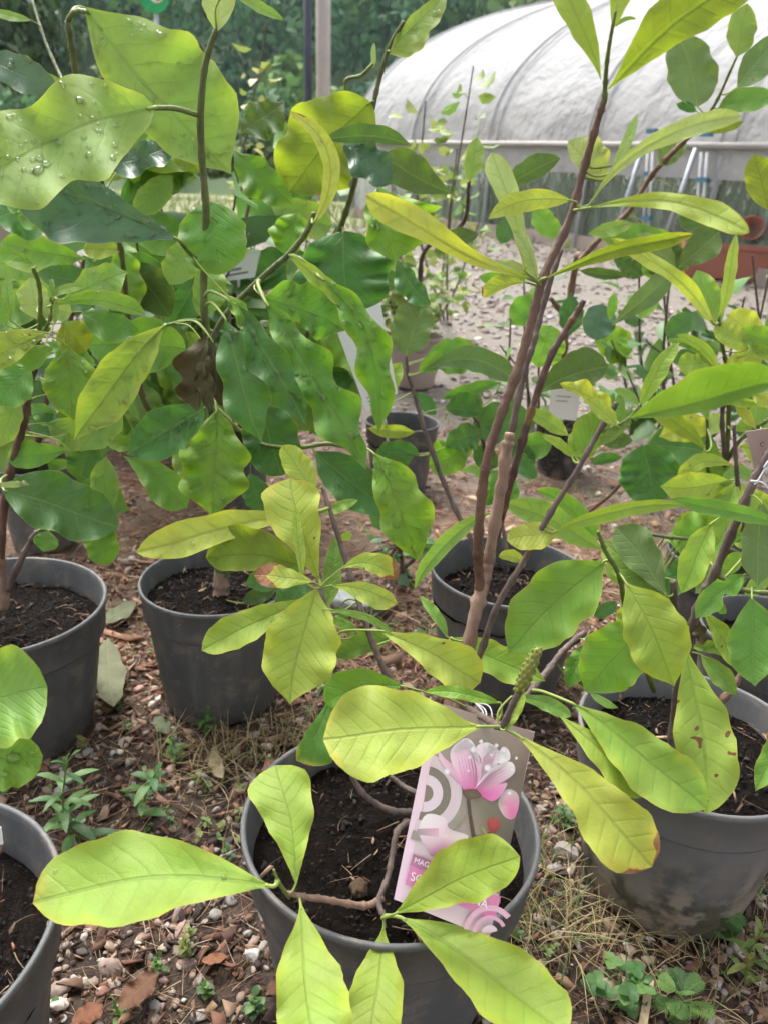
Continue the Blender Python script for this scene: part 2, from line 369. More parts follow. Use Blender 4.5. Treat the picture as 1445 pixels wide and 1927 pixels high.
ground = mk('ground', GV, np.stack([q, q + 1, q + nx + 1, q + nx], 1), M_GROUND); tag(ground, 'bare nursery ground of dark soil, gravel and pale chippings', 'ground', kind='structure')

# pots: rim centre, rim radius, rim height, material, soil depth below the rim, label
POTS = {}
def make_pot(key, c, Rr, H, mat, label, name='plant_pot', soil=.04, nseg=72, yaw=0, tilt=(0, 0), cat='pot', grp='plastic pots on the ground', z0=0.0):
    root = empty(name, (c[0], c[1], z0), label, cat, grp)
    ct = .058 * H / .24; w = .0035
    out = [(Rr * .70, .0), (Rr * .735, .004), (Rr * .755, .012), (Rr * .905, H - ct - .006), (Rr * .915, H - ct - .002), (Rr * .925, H - ct)]
    col = [(Rr * .925, H - ct), (Rr * .957, H - ct + .001), (Rr * .962, H - ct + .004), (Rr * .978, H - .010), (Rr * .994, H - .0085), (Rr, H - .005), (Rr, H - .0015), (Rr * .992, H), (Rr * .970, H), (Rr * .962, H - .002), (Rr * .955, H - .012), (Rr * .915, H - ct), (Rr * .80, .05)]
    def wobble(V):
        a = np.arctan2(V[:, 1] - c[1], V[:, 0] - c[0]); k = 1 + .010 * np.cos(2 * a + c[0] * 9)
        V[:, 0] = c[0] + (V[:, 0] - c[0]) * k; V[:, 1] = c[1] + (V[:, 1] - c[1]) * k
        V[:, 2] += z0; return V
    V, F = lathe(out, (c[0], c[1], 0), nseg); F.append(tuple(range(nseg - 1, -1, -1))); mk('body', wobble(V), F, mat, root)
    V, F = lathe(col, (c[0], c[1], 0), nseg); mk('rim', wobble(V), F, mat, root)
    # soil
    n = 46; zs = H - soil; rr = Rr * (.955 - soil * .35); prof = np.linspace(0, 1, n); na = 60
    SV = [(c[0], c[1], zs + .004 + z0)]
    for i in range(1, n):
        for j in range(na):
            a = 2 * math.pi * j / na; r = prof[i] * rr * (1.0 if i < n - 1 else 1.012); x = c[0] + r * math.cos(a); y = c[1] + r * math.sin(a)
            z = zs + .007 * mnoise.noise(Vector((x * 28, y * 28, 1))) + .006 * mnoise.noise(Vector((x * 75, y * 75, 2))) + .004 * mnoise.noise(Vector((x * 170, y * 170, 3))) - .008 * prof[i] ** 4
            z += z0
            SV.append((x, y, z))
    SF = [(0, 1 + j, 1 + (j + 1) % na) for j in range(na)] + [(1 + i * na + j, 1 + (i + 1) * na + j, 1 + (i + 1) * na + (j + 1) % na, 1 + i * na + (j + 1) % na) for i in range(n - 2) for j in range(na)]
    so = mk('soil', SV, SF, M_SOIL, root)
    POTS[key] = dict(c=c, R=rr, z=zs + z0, root=root, soil=so, tilt=tilt); return root
HR = .61
def fitted(cx, cy, r): return ((cx * HR, cy * HR), r * HR)
for key, f3, mat, soil, label, tl in [
    ('A', (.040, 1.050, .257), M_POT, .040, 'dark grey pot in front holding the magnolia with the pink picture tag', (0, .0)),
    ('B', (-.454, 1.922, .216), M_POT, .032, 'dark grey pot left of centre, full of black soil with a thick cut trunk', (0, 0)),
    ('C', (-.979, 1.725, .267), M_POT, .042, 'dark grey pot at the left edge below the big glossy round leaf', (0, 0)),
    ('F', (.385, 2.075, .240), M_POT, .055, 'dark grey pot standing behind the three bare brown stems', (0, 0)),
    ('D', (-.709, .785, .263), M_POT, .050, 'dark grey pot cut off by the bottom left corner', (0, 0)),
    ('E', (.672, 1.333, .240), M_POT_OLD, .036, 'weathered pale grey pot with mud and moss on its foot at bottom right', (0, 0)),
    ('H', (1.10, 2.275, .172), M_POT, .045, 'dark grey pot at right, in the gap behind the yellow pointed leaf', (0, 0)),
    ('I', (1.06, 1.79, .20), M_POT, .040, 'dark grey pot at the right edge behind the dark pointed leaf', (0, 0))]:
    c, r = fitted(*f3); make_pot(key, c, r, .24, mat, label, soil=soil, tilt=tl)
for key, px, py, wpx, zr, mat, soil, label, nm in [
    ('G', 757, 790, 138, .22, M_POT, .06, 'grey pot in mid distance beside the long thin leaning stem', 'plant_pot'),
    ('J', 1062, 792, 105, .18, M_POT_BLACK, .03, 'black pot under the white plastic label behind the bare stems', 'plant_pot'),
    ('K', 782, 628, 108, .22, M_POT_TAUPE, .04, 'taupe coloured pot with a wide rim farther back in the middle', 'plant_pot'),
    ('L', 286, 700, 78, .2, M_POT_BLACK, .03, 'black pot half hidden behind the hanging leaves at left', 'plant_pot'),
    ('M', 66, 866, 150, .22, M_POT, .05, 'grey pot in the shade behind the large round leaf at left', 'plant_pot'),
    ('N', 545, 655, 95, .2, M_POT_BLACK, .03, 'black pot seen through the wavy leaves near the white label', 'plant_pot'),
    ('O', 455, 815, 110, .22, M_POT, .04, 'grey pot behind the drooping dark leaves left of centre', 'plant_pot')]:
    P = ong(px, py, zr); make_pot(key, (P[0], P[1]), wpx * mpp(P) / 2, zr, mat, label, soil=soil, nseg=48, z0=float(gz(P[1])) - .004)

# ------------------------------------------------------------------ loose stones and litter
def ico(sub):
    bm = bmesh.new(); bmesh.ops.create_icosphere(bm, subdivisions=sub, radius=1.0); V = np.array([v.co[:] for v in bm.verts]); F = np.array([[v.index for v in f.verts] for f in bm.faces]); bm.free(); return V, F
def pebble_variants(sub, n, seed, cuts=5):
    rg = np.random.default_rng(seed); V0, F = ico(sub); out = []
    for k in range(n):
        V = V0.copy()
        for _ in range(cuts):
            d = rg.normal(size=3); d /= np.linalg.norm(d); h = rg.uniform(.42, .80); s = V @ d; V = V - np.outer(np.maximum(s - h, 0), d) * .92
        V *= 1 + .07 * rg.normal(size=(len(V), 1)); out.append(V)
    return out, F
def rotations(n, rg, tilt=.5):
    yaw = rg.uniform(0, 6.283, n); tx = rg.normal(0, tilt, n); ty = rg.normal(0, tilt, n)
    cz, sz, cx, sx, cy, sy = np.cos(yaw), np.sin(yaw), np.cos(tx), np.sin(tx), np.cos(ty), np.sin(ty); z = np.zeros(n); o = np.ones(n)
    Rz = np.stack([cz, -sz, z, sz, cz, z, z, z, o], 1).reshape(n, 3, 3); Rx = np.stack([o, z, z, z, cx, -sx, z, sx, cx], 1).reshape(n, 3, 3); Ry = np.stack([cy, z, sy, z, o, z, -sy, z, cy], 1).reshape(n, 3, 3)
    return Rz @ Rx @ Ry
def scatter(variants, F, pos, size, rot, color):
    n = len(pos); k = len(variants[0]); VV = np.stack(variants)[np.arange(n) % len(variants)] * size[:, None, :]
    VV = np.einsum('nij,nkj->nki', rot, VV) + pos[:, None, :]
    FF = (F[None] + (np.arange(n) * k)[:, None, None]).reshape(-1, F.shape[1])
    return VV.reshape(-1, 3), FF, np.repeat(color, k, 0)
PC = np.array([[v['c'][0], v['c'][1], v['R']] for v in POTS.values()])
def free(x, y, m=.80):
    d = np.hypot(x[:, None] - PC[None, :, 0], y[:, None] - PC[None, :, 1]); return (d > PC[None, :, 2] * m).all(1)
def spots(n, x0, x1, y0, y1, rg, dens=None):
    x = rg.uniform(x0, x1, n * 4); y = rg.uniform(y0, y1, n * 4); ok = free(x, y)
    ok &= np.abs(x) < (y + .30) * .70
    if dens is not None: ok &= rg.uniform(size=len(x)) < np.array([dens(a, b) for a, b in zip(x, y)])
    x, y = x[ok][:n], y[ok][:n]; z = np.array([gh(a, b) for a, b in zip(x, y)]); return np.stack([x, y, z], 1)
def pal(n, colors, weights, rg, var=.25):
    c = np.array(colors)[rg.choice(len(colors), n, p=np.array(weights) / sum(weights))]; return np.clip(c * rg.uniform(1 - var, 1 + var, (n, 1)) * rg.uniform(.93, 1.07, (n, 3)), 0, .9)
STC = [(.34, .26, .20), (.36, .24, .19), (.22, .11, .075), (.30, .27, .24), (.52, .47, .42), (.075, .062, .055), (.20, .13, .09)]
rg = np.random.default_rng(3)
near = lambda x, y: (1.0 if y < .75 else .62) * (.45 + .55 * (mnoise.noise(Vector((x * 5, y * 5, 9))) > -.15))
v3, f3 = pebble_variants(3, 8, 21, 7); v2, f2 = pebble_variants(2, 10, 5)
Vs, Fs, Cs = [], [], []; base = 0
def addset(V, F, C):
    global base
    Vs.append(V); Fs.append(F + base); Cs.append(C); base += len(V)
p = spots(750, -1.0, 1.1, .25, 1.35, rg, near); n = len(p); r = rg.lognormal(math.log(.0092), .34, n); p[:, 2] += r * .22
addset(*scatter(v3, f3, p, np.stack([r, r * rg.uniform(.6, .95, n), r * rg.uniform(.35, .7, n)], 1), rotations(n, rg, .3), pal(n, STC, [5, 3, 1.2, 4, 3, 1.2, 2], rg)))
p = spots(8500, -1.2, 1.5, .25, 1.7, rg, near); n = len(p); r = rg.lognormal(math.log(.0050), .38, n); p[:, 2] += r * .3
addset(*scatter(v2, f2, p, np.stack([r, r * rg.uniform(.6, .95, n), r * rg.uniform(.35, .75, n)], 1), rotations(n, rg, .35), pal(n, STC, [5, 3, 1.3, 4, 3, 1.6, 2.5], rg)))
p = spots(3800, -1.2, 3.5, 1.6, 5.0, rg); n = len(p); r = rg.lognormal(math.log(.0075), .4, n) * np.clip(p[:, 1] / 2.2, 1, 1.8); p[:, 2] += r * .15
addset(*scatter(v2, f2, p, np.stack([r, r * rg.uniform(.6, .95, n), r * rg.uniform(.3, .6, n)], 1), rotations(n, rg, .25), pal(n, [(.34, .285, .24), (.28, .22, .18), (.46, .42, .38), (.19, .15, .13)], [3, 3, 1.5, 2], rg)))
v1, f1 = pebble_variants(1, 8, 9, 3)
p = spots(9000, -3.0, 7.0, 3.0, 9.0, rg); n = len(p); r = rg.lognormal(math.log(.018), .4, n); p[:, 2] += r * .1
addset(*scatter(v1, f1, p, np.stack([r, r * rg.uniform(.4, .9, n), r * rg.uniform(.15, .4, n)], 1), rotations(n, rg, .2), pal(n, [(.255, .215, .18), (.21, .165, .135), (.36, .325, .29), (.135, .105, .085)], [3, 3, 1.4, 1.8], rg)))
gravel = mk('gravel', np.concatenate(Vs), np.concatenate(Fs), M_STONE, col=np.concatenate(Cs), smooth=False)
tag(gravel, 'mixed pink, tan and grey gravel strewn between the pots', 'gravel', kind='stuff')
# bark chips, leaf crumbs: thin bent plates
def plate_variants(n, seed):
    rg = np.random.default_rng(seed); out = []
    for k in range(n):
        a = np.sort(rg.uniform(0, 6.283, 6)); rr = rg.uniform(.55, 1, 6); x = np.cos(a) * rr; y = np.sin(a) * rr; z = .18 * x * x * rg.uniform(-1.5, 1.5) + rg.normal(0, .05, 6)
        out.append(np.concatenate([np.stack([x, y, z], 1), np.stack([x, y, z + .09], 1)]))
    F = [[0, i, i + 1] for i in range(1, 5)] + [[6, 6 + i + 1, 6 + i] for i in range(1, 5)] + [[i, 6 + i, 6 + (i + 1) % 6] for i in range(6)] + [[i, 6 + (i + 1) % 6, (i + 1) % 6] for i in range(6)]
    return out, np.array(F)
pv, pf = plate_variants(12, 4); Vs, Fs, Cs = [], [], []; base = 0
LIT = [(.16, .085, .05), (.24, .13, .08), (.10, .05, .035), (.30, .20, .13), (.20, .09, .055), (.07, .045, .035)]
p = spots(11500, -1.2, 1.5, .25, 1.7, rg); n = len(p); r = rg.lognormal(math.log(.0078), .50, n); p[:, 2] += .003 + r * .15
addset(*scatter(pv, pf, p, np.stack([r, r * rg.uniform(.3, .8, n), r], 1), rotations(n, rg, .45), pal(n, LIT, [3, 3, 3, 2, 1.6, 2], rg)))
p = spots(5200, -1.2, 1.6, 1.1, 2.9, rg); n = len(p); r = rg.lognormal(math.log(.012), .45, n); p[:, 2] += .004 + r * .12
addset(*scatter(pv, pf, p, np.stack([r, r * rg.uniform(.15, .5, n), r], 1), rotations(n, rg, .4), pal(n, [(.30, .15, .09), (.38, .22, .14), (.20, .09, .055), (.42, .29, .2)], [3, 3, 2, 2], rg)))
litter = mk('bark_litter', np.concatenate(Vs), np.concatenate(Fs), M_LITTER, col=np.concatenate(Cs), smooth=False)
tag(litter, 'brown bark chips and crumbled leaf litter over the gravel', 'litter', kind='stuff')
# fibres: thin bent straws
def straws(p, L, rad, rg, color, lift=.25, curl=.5):
    n = len(p); yaw = rg.uniform(0, 6.283, n); el = rg.uniform(-.05, lift, n); k = 5; t = np.linspace(0, 1, k); cu = rg.normal(0, curl, n)
    ang = yaw[:, None] + cu[:, None] * t[None]; seg = L[:, None] / (k - 1)
    dx = np.cos(ang) * seg * np.cos(el)[:, None]; dy = np.sin(ang) * seg * np.cos(el)[:, None]; dz = (np.sin(el)[:, None] * seg) * (1 - 1.6 * t[None])
    C = p[:, None, :] + np.cumsum(np.stack([dx, dy, dz], -1), 1)
    side = np.stack([-np.sin(ang), np.cos(ang), np.zeros_like(ang)], -1); upv = np.array((0, 0, 1.0)); w = rad[:, None, None] * (1 - .6 * t)[None, :, None]
    V = np.stack([C + side * w, C - side * w * .6 + upv * w, C - side * w * .6 - upv * w], 2).reshape(n, k * 3, 3)
    F = []
    for i in range(k - 1):
        for j in range(3): a, b = i * 3 + j, i * 3 + (j + 1) % 3; F.append([a, b, b + 3, a + 3])
    F = np.array(F); return V.reshape(-1, 3), (F[None] + (np.arange(n) * k * 3)[:, None, None]).reshape(-1, 4), np.repeat(color, k * 3, 0)
Vs, Fs, Cs = [], [], []; base = 0
p = spots(8500, -1.2, 1.5, .3, 1.6, rg); n = len(p); p[:, 2] += .005; addset(*straws(p, rg.lognormal(math.log(.035), .5, n), rg.uniform(.0003, .0009, n), rg, pal(n, [(.34, .22, .13), (.22, .12, .07), (.45, .34, .22), (.14, .07, .04)], [3, 3, 2, 2], rg)))
p = spots(7000, -1.0, 1.3, 1.15, 2.8, rg); n = len(p); p[:, 2] += .007; addset(*straws(p, rg.lognormal(math.log(.05), .45, n), rg.uniform(.0006, .0016, n), rg, pal(n, [(.36, .18, .10), (.44, .26, .16), (.24, .11, .06), (.5, .36, .25)], [3, 3, 2, 1.5], rg)))
fib = mk('dry_fibres', np.concatenate(Vs), np.concatenate(Fs), M_LITTER, col=np.concatenate(Cs)); tag(fib, 'dry needles, roots and straw lying over the ground', 'straw', kind='stuff')

# crumbs on the potting soil
for key, d in POTS.items():
    big = key in 'ABCDEF'; n = 700 if big else 60; rg2 = np.random.default_rng(ord(key)); rr = d['R'] * .93 * np.sqrt(rg2.uniform(0, 1, n)); a = rg2.uniform(0, 6.283, n)
    x = d['c'][0] + rr * np.cos(a); y = d['c'][1] + rr * np.sin(a); P = np.stack([x, y, np.full(n, d['z'] + .001) + (x - d['c'][0]) * d['tilt'][0] + (y - d['c'][1]) * d['tilt'][1]], 1); s = rg2.lognormal(math.log(.0019), .45, n)
    V, F, C = scatter(v2, f2, P, np.stack([s, s * .8, s * .6], 1), rotations(n, rg2, .6), pal(n, [(.006, .0042, .003), (.012, .008, .0055), (.035, .020, .012)], [4, 3, .8], rg2))
    o = mk('soil_crumbs', V, F, M_LITTER, d['soil'], col=C, smooth=False); o['kind'] = 'stuff'
    if big:
        n = 46; rr = d['R'] * .95 * np.sqrt(rg2.uniform(0, 1, n)); a = rg2.uniform(0, 6.283, n)
        P = np.stack([d['c'][0] + rr * np.cos(a), d['c'][1] + rr * np.sin(a), np.full(n, d['z'] + .005)], 1); s = rg2.lognormal(math.log(.006), .55, n)
        V, F, C = scatter(pv, pf, P, np.stack([s, s * .3, s * .6], 1), rotations(n, rg2, .5), pal(n, [(.16, .09, .05), (.34, .23, .14), (.09, .05, .03), (.28, .13, .07)], [3, 1.6, 3, 1], rg2))
        o2 = rr * 0; Vq, Fq, Cq = straws(P + np.array((0, 0, .003)), rg2.lognormal(math.log(.018), .4, n), rg2.uniform(.0003, .0007, n), rg2, pal(n, [(.30, .20, .12), (.14, .08, .05)], [1, 1], rg2)); oq = mk('soil_fibres', Vq, Fq, M_LITTER, d['soil'], col=Cq); oq['kind'] = 'stuff'
        o = mk('bark_bits', V, F, M_LITTER, d['soil'], col=C, smooth=False); o['kind'] = 'stuff'

# ------------------------------------------------------------------ polytunnel
def film_mat():
    m, nt, out = new_mat('milky_polythene'); g = N(nt); v = g.pos()
    mp = g.n('ShaderNodeMapping'); nt.links.new(v, mp.inputs[0]); mp.inputs['Scale'].default_value = (1, 1, .4); mp.inputs['Rotation'].default_value = (0, .5, .6)
    w = g.noise(mp.outputs[0], 1.6, 4, .5, .6); w2 = g.noise(v, 7, 3)
    c = g.mix(g.noise(v, .8, 4), (.41, .408, .412), (.50, .497, .502))
    z = g.n('ShaderNodeSeparateXYZ'); nt.links.new(v, z.inputs[0])
    c = g.mix(g.math('MULTIPLY', g.math('SUBTRACT', 1.0, g.smooth(g.math('ADD', z.outputs[2], g.math('MULTIPLY', w2, .4)), 1.5, 2.3)), .30), c, (.50, .47, .42))
    nrm = g.bump(g.math('ADD', w, g.math('MULTIPLY', w2, .25)), .8, .16)
    a = g.bsdf(c, .62, nrm, **{'Specular IOR Level': .2}); tr = g.n('ShaderNodeBsdfTranslucent'); nt.links.new(c, tr.inputs[0]); nt.links.new(nrm, tr.inputs['Normal'])
    mx = g.n('ShaderNodeMixShader'); mx.inputs[0].default_value = .38; nt.links.new(a, mx.inputs[1]); nt.links.new(tr.outputs[0], mx.inputs[2]); nt.links.new(mx.outputs[0], out.inputs['Surface']); return m
def clear_film():
    m, nt, out = new_mat('murky_clear_sheet'); g = N(nt); v = g.pos()
    mp = g.n('ShaderNodeMapping'); nt.links.new(v, mp.inputs[0]); mp.inputs['Scale'].default_value = (1, 1, .1)
    st = g.noise(mp.outputs[0], 9, 4)
    a = g.bsdf((.30, .36, .30), .3, g.bump(st, .5, .03)); tp = g.n('ShaderNodeBsdfTransparent')
    mx = g.n('ShaderNodeMixShader'); g.put(mx.inputs[0], g.math('ADD', .25, g.math('MULTIPLY', g.smooth(st, .4, .7), .35))); nt.links.new(tp.outputs[0], mx.inputs[1]); nt.links.new(a, mx.inputs[2]); nt.links.new(mx.outputs[0], out.inputs['Surface']); return m
M_FILM = film_mat(); M_CLEAR = clear_film()
M_STEEL = simple('galvanised_steel', (.36, .38, .41), .45, 12, .2, Metallic=.6)
M_SEAM = simple('grey_strap', (.38, .38, .39), .6); M_WHITE = simple('white_tube', (.62, .63, .65), .4); M_TUBE = simple('dull_white_tube', (.34, .35, .36), .5); M_BLUE = simple('blue_clamp', (.04, .13, .21), .5); M_WOOD = simple('weathered_timber', (.30, .24, .20), .8, 12, .35, .4, 40)
ZP = 1.50
PL = onz(664, 268, ZP); PHI = R(34); perp = np.array((math.cos(PHI), math.sin(PHI), 0.0)); ax = np.array((perp[1], -perp[0], 0.0)); LEN = 5.6
TW, TH = 16.0, 4.10
def rail(d): return ZP - .18 * d / LEN          # the rolled side hangs a little lower towards the near end
def hoop(u, d=0.0):                             # u 0..1 from the near rail over the ridge to the far rail
    a = math.pi * u; s = .5 - .5 * np.sign(math.cos(a)) * abs(math.cos(a)) ** 1.237; zr = rail(d)
    return s * TW, zr + (TH - ZP) * math.sin(a) ** .945
tun = empty('polytunnel', (PL[0], PL[1], 0), 'white plastic polytunnel greenhouse with its side rolled up at upper right', 'greenhouse')
base0 = np.array((PL[0], PL[1], 0.0)); bay = 1.30; nb = int(math.ceil((LEN + 1.2) / bay))
NU = 52
for b in range(nb):
    NS = 12; V = []
    for i in range(NS + 1):
        f = i / NS; dist = (b + f) * bay
        for k in range(NU + 1):
            u = (k / NU) ** 1.25; w, z = hoop(u, dist); P = base0 + ax * dist + perp * w
            sag = .035 * math.sin(math.pi * f) ** .8 * math.sin(math.pi * u) ** .3
            q3 = Vector((dist * .8, u * 14, b * 3.3)); wr = .05 * mnoise.noise(q3) + .02 * mnoise.noise(Vector((dist * 2.4 + u * 5, u * 9 - dist, 7)))
            wr *= math.sin(math.pi * f) ** .6
            nn = perp * (-math.cos(math.pi * u)) + np.array((0, 0, math.sin(math.pi * u)))
            V.append(P + np.array((0, 0, z)) + nn * (wr - sag))
    nk = NU + 1; F = [(i * nk + k, (i + 1) * nk + k, (i + 1) * nk + k + 1, i * nk + k + 1) for i in range(NS) for k in range(NU)]
    mk('cover_panel', V, F, M_FILM, tun)
    pts = [base0 + ax * (b * bay) + perp * (hoop((k / NU) ** 1.25)[0]) + np.array((0, 0, hoop((k / NU) ** 1.25, b * bay)[1])) for k in range(NU + 1)]
    nn = [perp * (-math.cos(math.pi * (k / NU) ** 1.25)) + np.array((0, 0, math.sin(math.pi * (k / NU) ** 1.25))) for k in range(NU + 1)]
    for off in (0, .12):
        MB().tube([p + n_ * .012 + ax * off for p, n_ in zip(pts, nn)], .007, 5).build('strap', M_SEAM, tun, True)
    MB().tube([pts[0] * np.array((1, 1, 0)) - n0 for n0 in [np.zeros(3)]] + [p - n_ * .04 for p, n_ in zip(pts, nn)] + [pts[-1] * np.array((1, 1, 0))], .024, 8).build('hoop', M_STEEL, tun, True)
# rolled rail, hanging flap, lower clear sheet
far0, far1 = base0 - ax * .1, base0 + ax * (nb * bay)
MB().tube([far0 + (0, 0, rail(-.1)) - perp * .03, far1 + (0, 0, rail(nb * bay)) - perp * .03], .026, 10).build('side_rail', simple('rolled_film', (.30, .28, .26), .6, 5, .3), tun, True)
V = []; NF = 90
for i in range(NF + 1):
    d = -.1 + (nb * bay + .1) * i / NF
    for k in range(5): V.append(base0 + ax * d + perp * (.012 + .02 * mnoise.noise(Vector((d * 2.2, k * .6, 3)))) + np.array((0, 0, rail(d) - .02 - .20 * k / 4)))
mk('hanging_flap', V, [(i * 5 + k, i * 5 + 5 + k, i * 5 + 6 + k, i * 5 + k + 1) for i in range(NF) for k in range(4)], M_FILM, tun)
V = []
for i in range(NF + 1):
    d = -.1 + (nb * bay + .1) * i / NF
    for k in range(7): V.append(base0 + ax * d + perp * (.06 + .03 * mnoise.noise(Vector((d * 1.8, k * .2, 8)))) + np.array((0, 0, (rail(d) - .17) * (1 - k / 6) + float(gz((base0 + ax * d)[1])) * k / 6)))
mk('lower_sheet', V, [(i * 7 + k, i * 7 + 7 + k, i * 7 + 8 + k, i * 7 + k + 1) for i in range(NF) for k in range(6)], M_CLEAR, tun)
for d0 in np.arange(0, nb * bay - .01, bay):
    q0, q1 = base0 + ax * d0 + perp * .03, base0 + ax * (d0 + bay * .99) + perp * .03; V = []
    for q_ in (q0, q1):
        z_ = float(gz(q_[1])); V += [q_ + np.array((0, 0, z_ - .1)) - perp * .02, q_ + np.array((0, 0, z_ + .11)) - perp * .02, q_ + np.array((0, 0, z_ + .11)) + perp * .02, q_ + np.array((0, 0, z_ - .1)) + perp * .02]
    mk('base_board', V, [(0, 1, 5, 4), (1, 2, 6, 5), (2, 3, 7, 6), (3, 0, 4, 7), (0, 3, 2, 1), (4, 5, 6, 7)], M_WOOD, tun, False)
# far end wall inside the tunnel and low planting seen through the opening
V = [base0 + ax * .02 + perp * hoop((k / NU) ** 1.25)[0] + np.array((0, 0, hoop((k / NU) ** 1.25)[1])) for k in range(NU + 1)]
V = [V[0] * np.array((1, 1, 0))] + V + [V[-1] * np.array((1, 1, 0))]
mk('end_wall', V, [tuple(range(len(V)))], M_FILM, tun, False)
# props under the rail: a grey post, twin white tubes and blue clamps
for pxx, lean in ((1322, .0), (1222, .0)):
    d0 = ray(pxx, 300); s = np.linalg.solve(np.array([[d0[0], -ax[0]], [d0[1], -ax[1]]]), (base0 - CAMP)[:2])[1]
    B = base0 + ax * s - perp * .10; zg_ = float(gz(B[1])); ZQ = rail(s) - zg_; B = B + np.array((0, 0, zg_))
    pr = empty('rail_prop', B, 'steel prop with white tubes and blue clamps, ' + ('right' if pxx > 1300 else 'left') + ' one below the tunnel rail', 'prop', 'props below the tunnel rail')
    MB().tube([B + ax * -.18, B + np.array((0, 0, ZQ - .02))], .020, 8).build('post', M_STEEL, pr, True)
    for o_ in (.0, .05):
        MB().tube([B + ax * (.16 + o_), B + ax * (.05 + o_) + np.array((0, 0, ZQ - .05))], .012, 8).build('tube', M_TUBE, pr, True)
    for zc in (.30, .62, .92):
        c0 = B + ax * (.185 - .11 * zc / ZQ) + np.array((0, 0, zc)); MB().box(c0, (.085, .04, .03), Matrix.Rotation(math.atan2(ax[1], ax[0]), 3, 'Z')).build('clamp', M_BLUE, pr)
# dry and green growth inside the tunnel
def blades(p, L, rg, color, w=.004, up=1.2, sp=.35):
    n = len(p); k = 4; t = np.linspace(0, 1, k); yaw = rg.uniform(0, 6.283, n); ln = rg.uniform(.1, sp * 2, n)
    d = np.stack([np.cos(yaw), np.sin(yaw), np.zeros(n)], 1); sd = np.stack([-np.sin(yaw), np.cos(yaw), np.zeros(n)], 1)
    h = (t - .35 * t ** 2 * ln[:, None]) * L[:, None]; o = (t ** 1.8)[None] * ln[:, None] * L[:, None]
    C = p[:, None] + d[:, None] * o[..., None]; C[..., 2] += h; W = np.reshape(w, (-1, 1, 1)) * (1 - .85 * t)[None, :, None]
    V = np.stack([C + sd[:, None] * W, C - sd[:, None] * W], 2).reshape(n, k * 2, 3); F = np.array([[2 * i, 2 * i + 1, 2 * i + 3, 2 * i + 2] for i in range(k - 1)])
    return V.reshape(-1, 3), (F[None] + (np.arange(n) * k * 2)[:, None, None]).reshape(-1, 4), np.repeat(color, k * 2, 0)
n = 3200; rg = np.random.default_rng(12); uu = rg.uniform(-.5, nb * bay - 1, n); vv = rg.uniform(.5, 4.5, n)
p = base0 + np.outer(uu, ax) + np.outer(vv, perp); p[:, 2] = gz(p[:, 1]); V, F, C = blades(p, rg.uniform(.3, .95, n), rg, pal(n, [(.10, .17, .05), (.16, .22, .08), (.26, .24, .12), (.07, .12, .04)], [3, 3, 2, 2], rg), .022)
tag(mk('tunnel_growth', V, F, M_WEED, col=C), 'green weeds growing inside the polytunnel behind the clear sheet', 'weeds', kind='stuff')

# ------------------------------------------------------------------ far hillside and its wood
def hz(x, y): return .7 + max(0.0, (y - 42) * .40 + 3.5 * mnoise.noise(Vector((x * .018, y * .018, 2)))) if y > 42 else -.4
hx = np.linspace(-190, 190, 70); hy = np.linspace(40, 230, 50)
V = np.array([(x, y, hz(x, y) - .3) for y in hy for x in hx]); ii, jj = np.meshgrid(np.arange(49), np.arange(69), indexing='ij'); q = (ii * 70 + jj).ravel()
tag(mk('hill', V, np.stack([q, q + 1, q + 71, q + 70], 1), simple('hill_ground', (.09, .14, .055), .9, .3, .4)), 'dark wooded hillside behind the nursery', 'hill', kind='structure')
def crown(c, rx, rz, n, rg, size, cols):
    d = rg.normal(size=(n, 3)); d /= np.linalg.norm(d, axis=1)[:, None]; d[:, 2] = np.abs(d[:, 2]) * 1.15 - .25
    lob = np.array([mnoise.noise(Vector((a[0] * 2.2 + c[0], a[1] * 2.2 + c[1], a[2] * 2.2))) for a in d])
    r = (1 + .38 * lob) * rg.uniform(.72, 1.0, n); P = c + d * r[:, None] * np.array((rx, rx, rz)); nv = d + rg.normal(0, .45, (n, 3)); nv /= np.linalg.norm(nv, axis=1)[:, None]
    t = np.cross(nv, rg.normal(size=(n, 3))); t /= np.linalg.norm(t, axis=1)[:, None]; b = np.cross(nv, t); s = size * rg.uniform(.6, 1.5, (n, 1))
    V = np.stack([P - t * s, P - b * s * .6 + nv * s * .15, P + t * s, P + b * s * .6 + nv * s * .15], 1).reshape(-1, 3); F = np.arange(n * 4).reshape(n, 4)
    return V, F, np.repeat(pal(n, cols, [1] * len(cols), rg, .3), 4, 0)
rg = np.random.default_rng(31); Vs, Fs, Cs = [], [], []; base = 0
FC = [[(.09, .19, .075), (.13, .25, .09)], [(.12, .23, .06), (.18, .30, .08)], [(.055, .14, .06), (.085, .18, .075)], [(.20, .30, .09), (.15, .24, .075)]]
for y in np.arange(44.5, 165, 5.2):
    for x in np.arange(-.62 * y - 6, .45 * y + 8, 5.0):
        xx, yy = x + rg.uniform(-2, 2), y + rg.uniform(-2, 2); s = rg.uniform(2.4, 4.2) * (1 if y > 52 else .55)
        addset(*crown(np.array((xx, yy, hz(xx, yy) + s * 1.15)), s, s * 1.35, int(620 if y < 85 else 330), rg, .22 + y * .0016, FC[rg.integers(4)]))
tag(mk('forest', np.concatenate(Vs), np.concatenate(Fs), M_FOREST, col=np.concatenate(Cs), smooth=False), 'dense blue green wood covering the far hillside', 'forest', kind='stuff')
